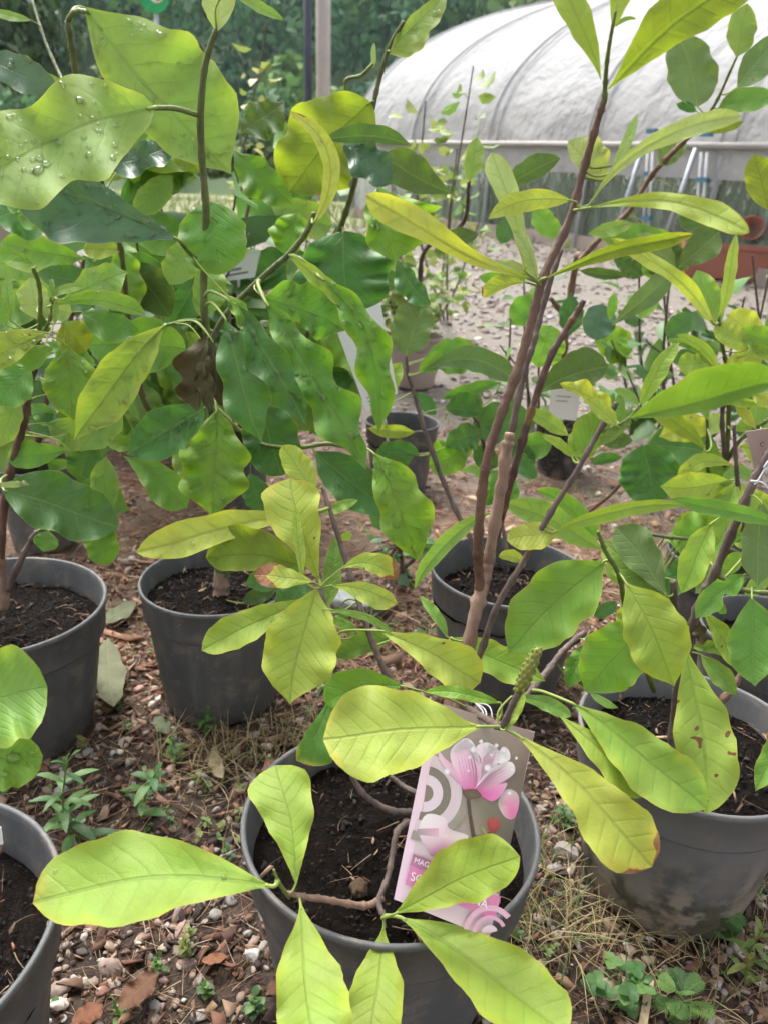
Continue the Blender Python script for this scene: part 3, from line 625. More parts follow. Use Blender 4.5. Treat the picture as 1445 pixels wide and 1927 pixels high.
def tree(name, label, x, y, h, rx, cols, n, size, grp, zb=.7):
    root = empty(name, (x, y, .7), label, 'tree', grp); rg = np.random.default_rng(int(abs(x * 77 + y * 13)))
    MB().tube(spline([(x, y, zb - .2), (x + .05 * h * .2, y, h * .35), (x - .03 * h, y, h * .7), (x, y, h * .9)], 4), np.linspace(.035 * h, .008 * h, 13), 8).build('trunk', M_BARK_DARK, root, True)
    V, F, C = crown(np.array((x, y, h * .58)), rx, h * .42, n, rg, size, cols); mk('crown', V, F, M_FOREST, root, col=C, smooth=False)
tree('bush', 'pale green bush on the left below the wooded hill', -5.6, 19.0, 3.6, 1.6, [(.16, .22, .09), (.20, .26, .12)], 2600, .11, 'trees below the hill')
tree('bush', 'dark round bush at the left edge below the wooded hill', -11.0, 21.0, 6.5, 2.9, [(.035, .06, .025), (.05, .09, .03)], 3200, .16, 'trees below the hill')
tree('bush', 'mid green bush just left of the two posts below the hill', -3.4, 22.0, 2.6, 1.9, [(.06, .10, .04), (.09, .14, .05)], 2200, .12, 'trees below the hill')
# the two posts and the green sign
def post(px, y, Y, rad, h, mat, name, label, lean=0.0, sides=12, square=False):
    P = at(px, y, Y); o = empty(name, (P[0] + lean * P[2] * 0, P[1], 0), label, 'post')
    V, F = tube([(P[0] - lean * (P[2]), P[1], -.05), (P[0], P[1], P[2]), (P[0] + lean * (h - P[2]), P[1], h)], rad, sides); mk('shaft', V, F, mat, o, True); return o, P
o_, P_ = post(609, 60, 9.0, .074, 4.6, simple('concrete_post', (.46, .40, .37), .8, 9, .25, .5, 30, .01), 'concrete_post', 'pale round concrete post in front of the wooded hill', -.02)
o_, P_ = post(580, 60, 8.8, .040, 3.25, simple('dark_blue_paint', (.035, .04, .06), .5, 8, .2), 'steel_post', 'thin dark blue steel post beside the pale concrete post', -.02)
MB().tube([(P_[0] - .02 * (3.25 - P_[2]), P_[1], 3.25), (P_[0] - .02 * (3.25 - P_[2]), P_[1], 3.29)], .075, 12).build('cap', M_STEEL, o_, True)
o_, P_ = post(6, 450, 2.6, .055, 1.02, M_WOOD, 'timber_post', 'short weathered timber post at the left edge', 0)
S = at(290, -8, 12.0); so = empty('green_sign', (S[0], S[1], 0), 'round green sign on a pole cut off by the top edge', 'sign')
V, F = tube([S + (0, 0, 0), S + (0, .03, 0)], .20, 32); mk('panel', V, F, simple('sign_green', (.01, .30, .09), .5), so, False)
V, F = tube([S + (.04, -.012, .02), S + (.04, -.006, .02)], .10, 24); mk('emblem', V, F, simple('sign_white', (.75, .7, .68), .5), so, False)
V, F = tube([S + (.06, -.018, -.01), S + (.06, -.013, -.01)], .05, 20); mk('red_dot', V, F, simple('sign_red', (.55, .06, .05), .5), so, False)
MB().tube([(S[0], S[1] + .06, -.05), (S[0], S[1] + .06, S[2])], .03, 8).build('pole', M_STEEL, so, True)
# terracotta troughs and a pot
def trough(P, yaw, L, W, H, label):
    root = empty('planter_trough', P, label, 'planter', 'terracotta troughs'); Rm = np.array(Matrix.Rotation(yaw, 3, 'Z'))
    def fr(l, w, z): return [np.array(P) + Rm @ np.array((sx * l / 2, sy * w / 2, z)) for sx, sy in ((-1, -1), (1, -1), (1, 1), (-1, 1))]
    def loops(ls): 
        V = np.concatenate(ls); F = [(4 * i + j, 4 * i + (j + 1) % 4, 4 * i + 4 + (j + 1) % 4, 4 * i + 4 + j) for i in range(len(ls) - 1) for j in range(4)]; return V, F
    V, F = loops([fr(L * .88, W * .82, 0), fr(L * .95, W * .93, H * .84)]); F.append((3, 2, 1, 0)); mk('body', V, F, M_TERRA, root, False)
    V, F = loops([fr(L * .95, W * .93, H * .84), fr(L, W, H * .845), fr(L, W, H), fr(L * .95, W * .9, H), fr(L * .93, W * .87, H * .8)]); mk('rim', V, F, M_TERRA, root, False)
    mk('soil', fr(L * .93, W * .87, H * .82), [(0, 1, 2, 3)], M_SOIL, root, False); return root
T1 = ong(1352, 522, 0); trough(T1, R(-8), .62, .30, .235, 'terracotta coloured plastic trough at right in front of the polytunnel')
T2 = ong(62, 540, 0); trough(T2, R(5), .46, .22, .16, 'long terracotta trough low at the left edge behind the plants')
tp = empty('terracotta_pot', T1 + (.17, 0, .245), 'small terracotta pot lying on its side on the trough at right', 'pot')
V, F = lathe([(.055, 0), (.06, .004), (.074, .10), (.083, .10), (.085, .13), (.078, .13), (.055, .02), (.0, .018)], (0, 0, 0), 32); Rm = np.array(Matrix.Rotation(R(75), 3, 'X') @ Matrix.Rotation(R(-20), 3, 'Y'))
mk('body', V @ Rm.T + T1 + (.17, .03, .322), F, M_TERRA, tp)
# ================================================================== PLANTS
PROF = {
 'o': ([0, .06, .2, .4, .58, .74, .87, .94, .975, 1], [.03, .09, .40, .78, .98, 1, .82, .54, .30, 0]),
 'e': ([0, .05, .15, .3, .5, .7, .85, .94, 1], [.03, .18, .58, .90, 1, .92, .64, .30, 0]),
 'a': ([0, .05, .18, .38, .56, .74, .86, .92, .96, 1], [.03, .15, .58, .92, 1, .88, .54, .28, .10, 0]),
 'r': ([0, .04, .15, .3, .5, .7, .85, .95, 1], [.06, .36, .74, .96, 1, .93, .72, .42, 0]),
 'n': ([0, .1, .3, .6, .85, .95, 1], [.16, .5, .95, 1, .7, .35, 0]),
 'b': ([0, .1, .3, .55, .78, .9, .97, 1], [.04, .15, .45, .80, 1, .90, .52, 0])}
TT = np.linspace(0, 1, 201)
for k in list(PROF):
    w = np.interp(TT, *PROF[k]); ker = np.hanning(15); ker /= ker.sum(); w2 = np.convolve(np.pad(w, 7, mode='reflect', reflect_type='odd'), ker, 'valid'); w2[-1] = .004; PROF[k] = np.maximum(w2, .004)
# base colour, pale-vein share, roughness, translucency, yellowing
COLS = {
 'Y': ((.355, .435, .065), .25, .50, .36, .8), 'y': ((.255, .38, .050), .30, .48, .38, .6), 'l': ((.18, .32, .058), .35, .42, .36, .4),
 'p': ((.34, .45, .150), .45, .50, .34, .3), 'g': ((.12, .28, .042), .40, .40, .36, .2), 'd': ((.070, .185, .040), .65, .38, .32, .0),
 'b': ((.080, .155, .090), .35, .26, .24, .0), 'u': ((.125, .20, .065), .85, .55, .30, .0), 'o': ((.205, .285, .030), .15, .50, .55, .3),  # the bluish 'b' tone has sky sheen painted into its base colour
 'v': ((.215, .36, .075), .30, .56, .36, .3), 'w': ((.15, .32, .032), .35, .42, .38, .3), 'n': ((.075, .058, .026), .3, .7, .10, .0), 'k': ((.075, .14, .03), .75, .5, .38, .0)}
class Plant:
    def __init__(s, name, label, base, group='potted magnolias', cat='plant'):
        s.root = empty(name, tuple(base), label, cat, group); s.samples = []; s.nleaf = 0
PLANTS = {}
STEM_SCALE = {'A': .72, 'B': .80, 'L': .78, 'N': .75, 'C': .8}
def stem(pk, pts, mat, name='branch', sides=10, knots=.20, k=7):
    """pts: (x, y, Y, radius), radius in pixels of the photograph"""
    P = PLANTS[pk]; A = np.array(pts, float); W = at(A[:, 0], A[:, 1], A[:, 2]); rad = np.array([a[3] * STEM_SCALE.get(pk, .8) * mpp(w) for a, w in zip(A, W)])
    C = spline(np.c_[W, rad], k); rr = C[:, 3].copy(); rgs = random.Random(int(A[0, 0] * 7 + A[0, 1]))
    for i in range(len(rr)):
        rr[i] *= 1 + knots * (rgs.random() - .4)
    for i in range(3, len(rr) - 2, 5): rr[i] *= 1 + 1.3 * knots
    V, F = tube(C[:, :3], rr, sides); o = mk(name, V, F, mat, P.root); P.samples += [C[i, :3] for i in range(len(C))]; return o
def leaf(pk, bx, by, tx, ty, wl_, wr_, Y, col, prof='o', bow=0.0, dy=0.0, fold=None, roll=None, wave=0.0, wn=2.5, dry=0.0, spot=0.0, drops=0, ybow=None, kk=None, pet=True, hole=None, name='leaf'):
    P = PLANTS[pk]; P.nleaf += 1
    rs = random.Random(int(bx * 31 + by * 17 + tx * 7 + ty))
    fold = rs.uniform(.08, .34) if fold is None else fold; roll = rs.uniform(-.22, .22) if roll is None else roll; ybow = rs.uniform(-.10, .02) if ybow is None else ybow
    L = math.hypot(tx - bx, ty - by); small = L < 70
    nt_, ns_ = (14, 7) if small else ((22, 9) if L < 170 else (30, 13))
    t = np.linspace(0, 1, nt_); B = np.array((bx, by), float); T = np.array((tx, ty), float); d = (T - B) / L; pr = np.array((-d[1], d[0]))
    ctl = (B + T) / 2 + pr * bow * L * 2
    wig = .012 * L * np.sin(t * 5 + rs.uniform(0, 6)) * t * (1 - t) * 4
    c = ((1 - t) ** 2)[:, None] * B + (2 * t * (1 - t))[:, None] * ctl + (t ** 2)[:, None] * T + pr * wig[:, None]
    g = np.gradient(c, axis=0); g /= np.linalg.norm(g, axis=1)[:, None] + 1e-9; sp = np.stack([-g[:, 1], g[:, 0]], 1)
    w = np.interp(t, TT, PROF[prof]); ph = rs.uniform(0, 6.28); ph2 = rs.uniform(0, 6.28)
    wv = wave if wave else .10
    nzs = np.random.default_rng(int(bx + ty)); en = [np.convolve(nzs.normal(size=nt_ + 4), np.ones(3) / 3, 'same')[2:-2] * .035 for _ in range(2)]
    wL = w * wl_ * (1 + en[0] + .42 * wv * np.sin(6.283 * wn * t + ph) + .025 * np.sin(t * 31 + ph)); wR = w * wr_ * (1 + en[1] + .42 * wv * np.sin(6.283 * wn * t + ph2) + .025 * np.sin(t * 27 + ph2))
    if hole:
        for (ts, sd, dep, wd) in hole:
            f = 1 - dep * np.exp(-((t - ts) / wd) ** 2)
            if sd > 0: wR = wR * f
            else: wL = wL * f
    th = PITCH + math.atan((by - CY) / FPX); k_ = max(.38, math.sin(max(th, 0)) * 1.18) if kk is None else kk
    m0 = mpp(at(bx, by, Y)); Lm = L * m0
    Yc = Y + k_ * (-(c[:, 1] - by)) * m0 + dy * t + ybow * Lm * 4 * t * (1 - t)
    s = np.linspace(-1, 1, ns_); S, _ = np.meshgrid(s, t); W = np.where(S > 0, wR[:, None], wL[:, None])
    off = S * W; px = c[:, 0:1] + sp[:, 0:1] * off; py = c[:, 1:2] + sp[:, 1:2] * off
    Wm = W * m0; a = np.abs(S)
    YY = Yc[:, None] + k_ * (-(sp[:, 1:2] * off)) * m0 - fold * a ** 1.4 * Wm + roll * S * Wm
    YY = YY + Wm * a ** 2 * (.16 + 1.0 * wave) * np.sin(6.283 * (wn + .4) * t + ph)[:, None] * np.where(S > 0, 1, -.7)
    if not small:
        YY = YY + Wm * .09 * np.array([mnoise.noise(Vector((a_ * 5.5 + bx, b_ * 2.2, by))) for a_, b_ in zip(np.repeat(t, ns_), S.ravel())]).reshape(S.shape) * a
    V = at(px.ravel(), py.ravel(), YY.ravel())
    i, j = np.meshgrid(np.arange(nt_ - 1), np.arange(ns_ - 1), indexing='ij'); q = (i * ns_ + j).ravel(); F = np.stack([q, q + 1, q + ns_ + 1, q + ns_], 1)
    st = np.stack([(S.ravel() + 1) / 2, np.repeat(t, ns_)], 1); xy = np.stack([(off / L).ravel(), np.repeat(t, ns_)], 1)
    o = mk(name, V, F, M_LEAF, P.root, True, uv={'st': st, 'xy': xy})
    if col in 'Yy' and not spot: spot = rs.choice([0, 0, .25, .4])
    cc, vd, ro, thn, yel = COLS[col]; jit = [rs.uniform(.90, 1.10) for _ in range(2)]
    o.color = (cc[0] * jit[0] * jit[1], cc[1] * jit[1], cc[2] * jit[1], 1); o['vstr'] = .16 if col in 'YypO' else .42; o['vein'] = vd; o['rough'] = ro; o['thin'] = thn; o['yel'] = yel; o['dry'] = float(dry); o['spot'] = float(spot)
    # stalk to the nearest stem
    b3 = V[ns_ // 2]
    if pet and P.samples:
        A = np.array(P.samples); dist = np.linalg.norm(A - b3, axis=1); n_ = int(np.argmin(dist))
        if .004 < dist[n_] < .09:
            q0 = A[n_]; dirv = V[ns_ // 2] - V[ns_ * 2 + ns_ // 2]; dirv /= np.linalg.norm(dirv) + 1e-9
            mid_ = (q0 + b3) / 2 + dirv * dist[n_] * .18; C = spline([q0, mid_, b3, V[ns_ + ns_ // 2]], 4); r0 = max(.0009, min(.0026, Lm * .010))
            mk('stalk', *tube(C, np.linspace(r0 * 1.3, r0 * .8, len(C)), 6), M_PETIOLE, o)
    if drops:
        dr = np.random.default_rng(int(bx + by * 3)); Vd, Fd = [], []; nb_ = 0; G = V.reshape(nt_, ns_, 3)
        vcam = CAMP - V.mean(0); vcam /= np.linalg.norm(vcam); na = 8; ring = [(1.0, 0.0), (.93, .42), (.64, .74)]
        for _ in range(int(drops * 1.7)):
            fi = dr.uniform(.08, .93) * (nt_ - 1); fj = dr.uniform(.05, .95) * (ns_ - 1); i0, j0 = int(fi), int(fj); fi -= i0; fj -= j0
            p00, p01, p10, p11 = G[i0, j0], G[i0, j0 + 1], G[i0 + 1, j0], G[i0 + 1, j0 + 1]
            c3 = (p00 * (1 - fi) + p10 * fi) * (1 - fj) + (p01 * (1 - fi) + p11 * fi) * fj
            e1 = p10 - p00; e1 = e1 / (np.linalg.norm(e1) + 1e-9); nn = np.cross(e1, p01 - p00); ln = np.linalg.norm(nn)
            if ln < 1e-9: continue
            nn /= ln
            if nn @ vcam < 0: nn = -nn
            e2 = np.cross(nn, e1); r = min(.0046, dr.lognormal(math.log(.0017), .48)); el = dr.uniform(1, 1.5)
            an = np.arange(na) * 2 * math.pi / na + dr.uniform(0, 1)
            for rr_, h in ring: Vd.append(c3 + nn * (h * r * .95 + .00015) + r * rr_ * (np.cos(an)[:, None] * e1 * el + np.sin(an)[:, None] * e2))
            Vd.append((c3 + nn * (r * .92 * .95 + .00015))[None])
            for u in range(2): Fd += [(nb_ + u * na + v, nb_ + u * na + (v + 1) % na, nb_ + (u + 1) * na + (v + 1) % na, nb_ + (u + 1) * na + v) for v in range(na)]
            Fd += [(nb_ + 2 * na + v, nb_ + 2 * na + (v + 1) % na, nb_ + 3 * na) for v in range(na)]; nb_ += 3 * na + 1
        if Vd:
            w_ = mk('water_drops', np.concatenate(Vd), Fd, M_WATER, o); w_['kind'] = 'stuff'
    return o
def leaves(pk, rows):
    for r in rows:
        kw = r[-1] if isinstance(r[-1], dict) else {}; leaf(pk, *[x for x in r if not isinstance(x, dict)], **kw)
def base_of(key): d = POTS[key]; return (d['c'][0], d['c'][1], d['z'])

# ---------------------------------------------------------------- A: the magnolia in the front pot
PLANTS['A'] = Plant('magnolia_plant', 'tall yellow green magnolia in the front pot with bare brown stems', base_of('A'))
stem('A', [(790, 1640, .635, 22), (806, 1520, .645, 20), (838, 1420, .65, 19), (866, 1330, .655, 18), (884, 1200, .665, 17), (905, 1110, .675, 17), (918, 1060, .68, 14)], M_BARK_PALE, 'trunk', 14)
stem('A', [(896, 1150, .678, 8), (902, 1110, .674, 11), (900, 1065, .668, 12.5), (899, 1020, .663, 12), (906, 930, .66, 12), (917, 860, .66, 12), (942, 780, .665, 12), (972, 700, .67, 12), (1002, 595, .675, 11.5), (1022, 520, .68, 11), (1072, 410, .69, 10), (1097, 320, .69, 9.5), (1120, 240, .685, 9), (1137, 185, .68, 8.5)], M_BARK_RED, 'branch', 12)
stem('A', [(912, 1085, .68, 15), (928, 1000, .683, 14), (944, 905, .686, 14), (953, 845, .688, 14.5), (959, 815, .689, 13)], M_BARK_PALE, 'branch', 12)
stem('A', [(960, 830, .70, 9), (972, 760, .70, 9.5), (988, 690, .705, 9), (1003, 645, .71, 8.5), (1013, 605, .715, 8), (1034, 530, .72, 8), (1055, 470, .725, 7)], M_BARK_DARK, 'branch', 10)
stem('A', [(912, 1120, .69, 8), (920, 1070, .69, 9.5), (936, 1000, .692, 9.5), (958, 915, .695, 9.5), (982, 830, .70, 10), (1005, 755, .705, 9.5), (1035, 672, .71, 9), (1062, 625, .715, 9), (1084, 590, .715, 8.5), (1098, 565, .716, 7.5)], M_BARK_TWO, 'branch', 10)
stem('A', [(872, 1310, .655, 9), (905, 1225, .645, 8.5), (935, 1140, .635, 8), (985, 1055, .63, 8), (1035, 965, .625, 7.5), (1085, 885, .62, 7), (1130, 805, .62, 7), (1148, 778, .62, 6.5), (1160, 757, .62, 6)], M_BARK_DARK, 'branch', 10)
stem('A', [(1137, 190, .68, 8), (1138, 160, .675, 6), (1142, 110, .665, 5.5), (1150, 60, .66, 5), (1158, 20, .655, 4)], M_GREEN_STEM, 'shoot', 8)
stem('A', [(1130, 812, .62, 5), (1152, 805, .62, 4.5), (1183, 787, .618, 4), (1204, 760, .618, 3.5)], M_GREEN_STEM, 'shoot', 8)
stem('A', [(800, 1540, .64, 11), (775, 1530, .63, 10), (735, 1525, .62, 8.5), (690, 1500, .62, 8), (664, 1462, .625, 7.5), (655, 1420, .63, 7), (640, 1330, .655, 6), (632, 1275, .665, 6), (624, 1200, .68, 6), (603, 1108, .70, 7)], M_BARK_DARK, 'branch', 10)
stem('A', [(770, 1440, .65, 9), (745, 1320, .68, 8), (722, 1260, .695, 8), (690, 1180, .715, 7.5), (664, 1095, .74, 7), (640, 1020, .76, 6.5), (620, 955, .775, 6), (606, 915, .785, 5)], M_BARK_DARK, 'branch', 10)
stem('A', [(800, 1500, .65, 9), (760, 1480, .67, 7), (735, 1460, .68, 6)], M_BARK_DARK, 'branch', 8)
stem('A', [(785, 1545, .625, 9), (750, 1560, .60, 8), (738, 1610, .58, 7.5), (730, 1650, .56, 7.5), (713, 1695, .535, 8), (722, 1725, .52, 7)], M_BARK_DARK, 'branch', 10)
stem('A', [(722, 1690, .538, 8), (690, 1704, .53, 9), (650, 1700, .52, 8), (610, 1692, .505, 8), (572, 1688, .495, 8), (540, 1680, .49, 6)], M_BARK_PALE, 'branch', 10, .2)
stem('A', [(875, 1330, .64, 8), (900, 1345, .60, 8), (925, 1360, .56, 10), (940, 1368, .535, 10)], M_BARK_DARK, 'branch', 8)
stem('A', [(545, 1690, .49, 5), (525, 1660, .485, 5), (515, 1635, .487, 3)], M_GREEN_STEM, 'shoot', 8)
leaves('A', [
 (515, 1668, 62, 1700, 80, 92, .48, 'y', 'o', .06, {'dry': .03, 'drops': 4, 'fold': .2}), (558, 1660, 518, 1440, 62, 58, .495, 'y', 'b', .03, {'spot': .2}),
 (566, 1702, 590, 1990, 82, 62, .485, 'y', 'o', 0, {'dy': -.02}), (722, 1742, 692, 2000, 58, 60, .515, 'y', 'o', 0), (752, 1726, 1066, 1950, 78, 66, .515, 'y', 'o', -.03, {'dy': -.02}),
 (742, 1720, 978, 1612, 70, 52, .495, 'y', 'o', -.02, {'dry': .005, 'dy': -.06}), (905, 1367, 608, 1392, 88, 88, .53, 'Y', 'o', .01, {'dry': .03, 'fold': .12}), (975, 1385, 1226, 1632, 62, 66, .525, 'Y', 'b', -.03, {'dry': .11}),
 (716, 1187, 903, 1285, 48, 42, .66, 'Y', 'b', -.02, {'dry': .04}), (596, 1108, 546, 1325, 74, 68, .70, 'Y', 'a', .03, {'spot': .15}), (588, 1120, 380, 1224, 30, 34, .715, 'y', 'o', 0),
 (600, 1090, 546, 900, 62, 50, .71, 'Y', 'b', -.03, {'dry': .03}), (575, 968, 257, 1040, 30, 36, .76, 'Y', 'o', .02, {'dry': .02, 'drops': 6}), (576, 1066, 388, 1050, 32, 56, .73, 'o', 'o', .06),
 (568, 1085, 556, 950, 9, 11, .695, 'y', 'n', 0), (592, 1096, 478, 1082, 22, 24, .69, 'Y', 'o', .03, {'dry': .38}), (640, 1072, 748, 1092, 26, 16, .70, 'Y', 'o', -.20, {'dry': .25, 'spot': .7}),
 (622, 1102, 748, 1136, 16, 26, .70, 'Y', 'o', -.06, {'dry': .08, 'spot': .8}), (612, 1150, 628, 1010, 18, 18, .73, 'l', 'e', .05), (592, 920, 532, 838, 24, 28, .785, 'Y', 'r', -.02, {'dry': .03}),
 (605, 965, 674, 941, 6, 15, .79, 'l', 'e', -.06), (640, 1015, 663, 1004, 8, 8, .76, 'y', 'e'), (762, 1292, 612, 1325, 30, 40, .63, 'w', 'o', .10), (628, 1305, 558, 1432, 50, 18, .645, 'g', 'o', -.05, {'spot': .9, 'dry': .06}),
 (942, 1324, 797, 1302, 12, 13, .56, 'w', 'e', .05, {'drops': 0}), (960, 1312, 1074, 1348, 14, 15, .555, 'l', 'o', -.07, {'dry': .01}), (948, 1374, 984, 1296, 12, 12, .53, 'y', 'e', .05),
 (742, 1200, 628, 1238, 16, 30, .72, 'l', 'e', .02), (620, 1147, 750, 1202, 5, 9, .67, 'l', 'n', -.10), (672, 1192, 620, 1165, 10, 8, .68, 'l', 'n', .1), (840, 1198, 790, 1122, 8, 12, .665, 'l', 'n', .04),
 (848, 1200, 1026, 1282, 34, 34, .72, 'y', 'a', 0), (640, 1140, 655, 1195, 12, 14, .74, 'l', 'e', 0, {'wave': .5}),
 # crown of the tall stem
 (1130, 150, 1042, -70, 30, 30, .675, 'y', 'o', .02), (1144, 168, 1440, -60, 60, 46, .675, 'o', 'o', -.05, {'dy': -.08}), (1150, 60, 1176, -60, 16, 24, .66, 'y', 'o', 0), (1158, 50, 1197, 36, 4, 5, .66, 'y', 'n', -.2),
 (1002, 527, 688, 366, 28, 30, .678, 'Y', 'b', -.03, {'wave': .35, 'dy': -.06, 'wn': 1.6}), (988, 512, 924, 287, 24, 25, .675, 'p', 'b', .03, {'ybow': -.05}), (1010, 528, 962, 428, 11, 9, .668, 'p', 'n', .06), (1005, 520, 990, 440, 9, 8, .672, 'p', 'n', -.04),
 (1018, 526, 1305, 440, 14, 17, .67, 'o', 'o', -.03, {'dy': -.05, 'dry': .03}), (992, 532, 908, 560, 9, 20, .675, 'Y', 'o', .12, {'dry': .12}), (1000, 520, 925, 498, 6, 12, .68, 'p', 'e', .1),
 (1076, 378, 918, 412, 22, 20, .675, 'Y', 'e', .12, {'dy': -.03}), (1102, 392, 1410, 438, 26, 24, .675, 'Y', 'b', -.10, {'dy': -.09, 'wave': .2}), (1108, 386, 1396, 218, 20, 21, .68, 'p', 'b', -.13, {'dy': -.05}),
 (1142, 336, 1068, 264, 22, 48, .70, 'p', 'e', -.04), (1150, 326, 1200, 214, 9, 11, .69, 'p', 'n', 0), (1150, 312, 1232, 275, 10, 12, .70, 'p', 'e', -.05),
 # thin branch
 (1185, 788, 1490, 712, 56, 22, .615, 'w', 'a', -.01, {'dy': -.05, 'fold': .5}), (1204, 762, 1276, 644, 15, 18, .618, 'y', 'n', -.04), (1200, 762, 1154, 734, 8, 10, .62, 'l', 'n', .1),
 (1160, 802, 1104, 752, 14, 17, .612, 'Y', 'e', .05, {'dry': .08}), (1156, 778, 1052, 722, 10, 22, .63, 'Y', 'e', .04, {'wave': .6}), (1078, 862, 1142, 776, 36, 30, .632, 'w', 'r', 0), (1082, 862, 1020, 820, 9, 10, .63, 'y', 'n', .06), (1076, 860, 1120, 842, 7, 10, .628, 'y', 'e', -.05),
 (1184, 798, 1124, 838, 8, 14, .622, 'l', 'e', 0), (1172, 800, 1165, 738, 14, 8, .63, 'l', 'e', 0),
 (1046, 1002, 953, 1016, 28, 24, .625, 'Y', 'r', .03, {'dry': .03}), (1040, 1002, 1288, 952, 13, 16, .622, 'y', 'e', -.07, {'dy': -.04, 'dry': .01}), (986, 1058, 937, 1048, 9, 14, .64, 'Y', 'e', .1, {'dry': .06}),
 (925, 964, 780, 1108, 14, 18, .69, 'l', 'e', .10), (905, 908, 868, 888, 8, 9, .68, 'l', 'n', .35, {'dry': .05})])
# seed cone at the front rosette
def cone(pk, a, b, Y, r, mat, n=60):
    A_, B_ = at(a[0], a[1], Y), at(b[0], b[1], Y - .003); r *= mpp(A_); ax_ = B_ - A_; Lc = np.linalg.norm(ax_); ax_ /= Lc
    u = np.cross(ax_, (0, 1, .2)); u /= np.linalg.norm(u); v = np.cross(ax_, u); mb = MB(); t = np.linspace(0, 1, 12)
    mb.tube([A_ + ax_ * Lc * x for x in t], [r * (.55 + .5 * math.sin(math.pi * min(1, x * .9 + .1))) * (1 if x < .95 else .5) for x in t], 10)
    V0, F0 = ico(2)
    for i in range(n):
        x = (i + .5) / n; an = i * 2.39996; rr = r * (.55 + .52 * math.sin(math.pi * min(1, x * .9 + .1))) * .96; c = A_ + ax_ * Lc * x + rr * (math.cos(an) * u + math.sin(an) * v)
        mb.add((V0 * r * np.array((.24, .24, .40))) + c, [tuple(f) for f in F0])
    mb.build('seed_cone', mat, PLANTS[pk].root, True)
cone('A', (975, 1300), (1012, 1220), .53, 12, simple('cone_scale', (.19, .21, .04), .5, 60, .3))
stem('A', [(945, 1370, .535, 9), (962, 1330, .532, 9), (978, 1298, .53, 9)], M_BARK_DARK, 'cone_stalk', 8)

# ---------------------------------------------------------------- B: the large-leaved magnolia left of centre
PLANTS['B'] = Plant('magnolia_plant', 'large leaved dark green magnolia wet with drops, left of centre', base_of('B'))
stem('B', [(418, 1125, 1.17, 18), (418, 1090, 1.17, 17), (412, 1000, 1.16, 12), (405, 880, 1.14, 10), (398, 760, 1.10, 9), (393, 660, 1.07, 9), (385, 585, 1.06, 9), (384, 520, 1.06, 8.5), (388, 400, 1.05, 8.5), (380, 290, 1.04, 8.5), (378, 215, 1.03, 8.5), (384, 140, 1.02, 8), (394, 95, 1.015, 7.5), (408, 55, 1.01, 6)], M_DGREEN_STEM, 'trunk', 12, .06)
stem('B', [(418, 1135, 1.168, 19), (417, 1105, 1.168, 17), (416, 1075, 1.167, 15)], M_BARK_PALE, 'stump', 12)
stem('B', [(393, 655, 1.07, 7), (420, 600, 1.075, 7), (460, 555, 1.08, 7), (510, 508, 1.08, 7), (548, 475, 1.08, 7), (580, 432, 1.075, 6.5), (592, 400, 1.07, 6)], M_DGREEN_STEM, 'branch', 10, .06)
stem('B', [(398, 760, 1.10, 7), (480, 830, 1.08, 5), (560, 842, 1.06, 5), (620, 835, 1.05, 5), (680, 850, 1.03, 4)], M_GREEN_STEM, 'branch', 8, .06)
stem('B', [(372, 216, 1.03, 6), (330, 204, .99, 6), (290, 203, .95, 6)], M_GREEN_STEM, 'stalk', 8, .05)
stem('B', [(384, 497, 1.06, 5), (362, 480, 1.03, 5), (340, 455, 1.0, 5)], M_GREEN_STEM, 'stalk', 8, .05)
stem('B', [(383, 604, 1.06, 4), (350, 603, 1.04, 4), (310, 613, 1.01, 4)], M_GREEN_STEM, 'stalk', 8, .05)
stem('B', [(545, 478, 1.08, 5), (570, 490, 1.06, 5), (600, 518, 1.04, 5)], M_GREEN_STEM, 'stalk', 8, .05)
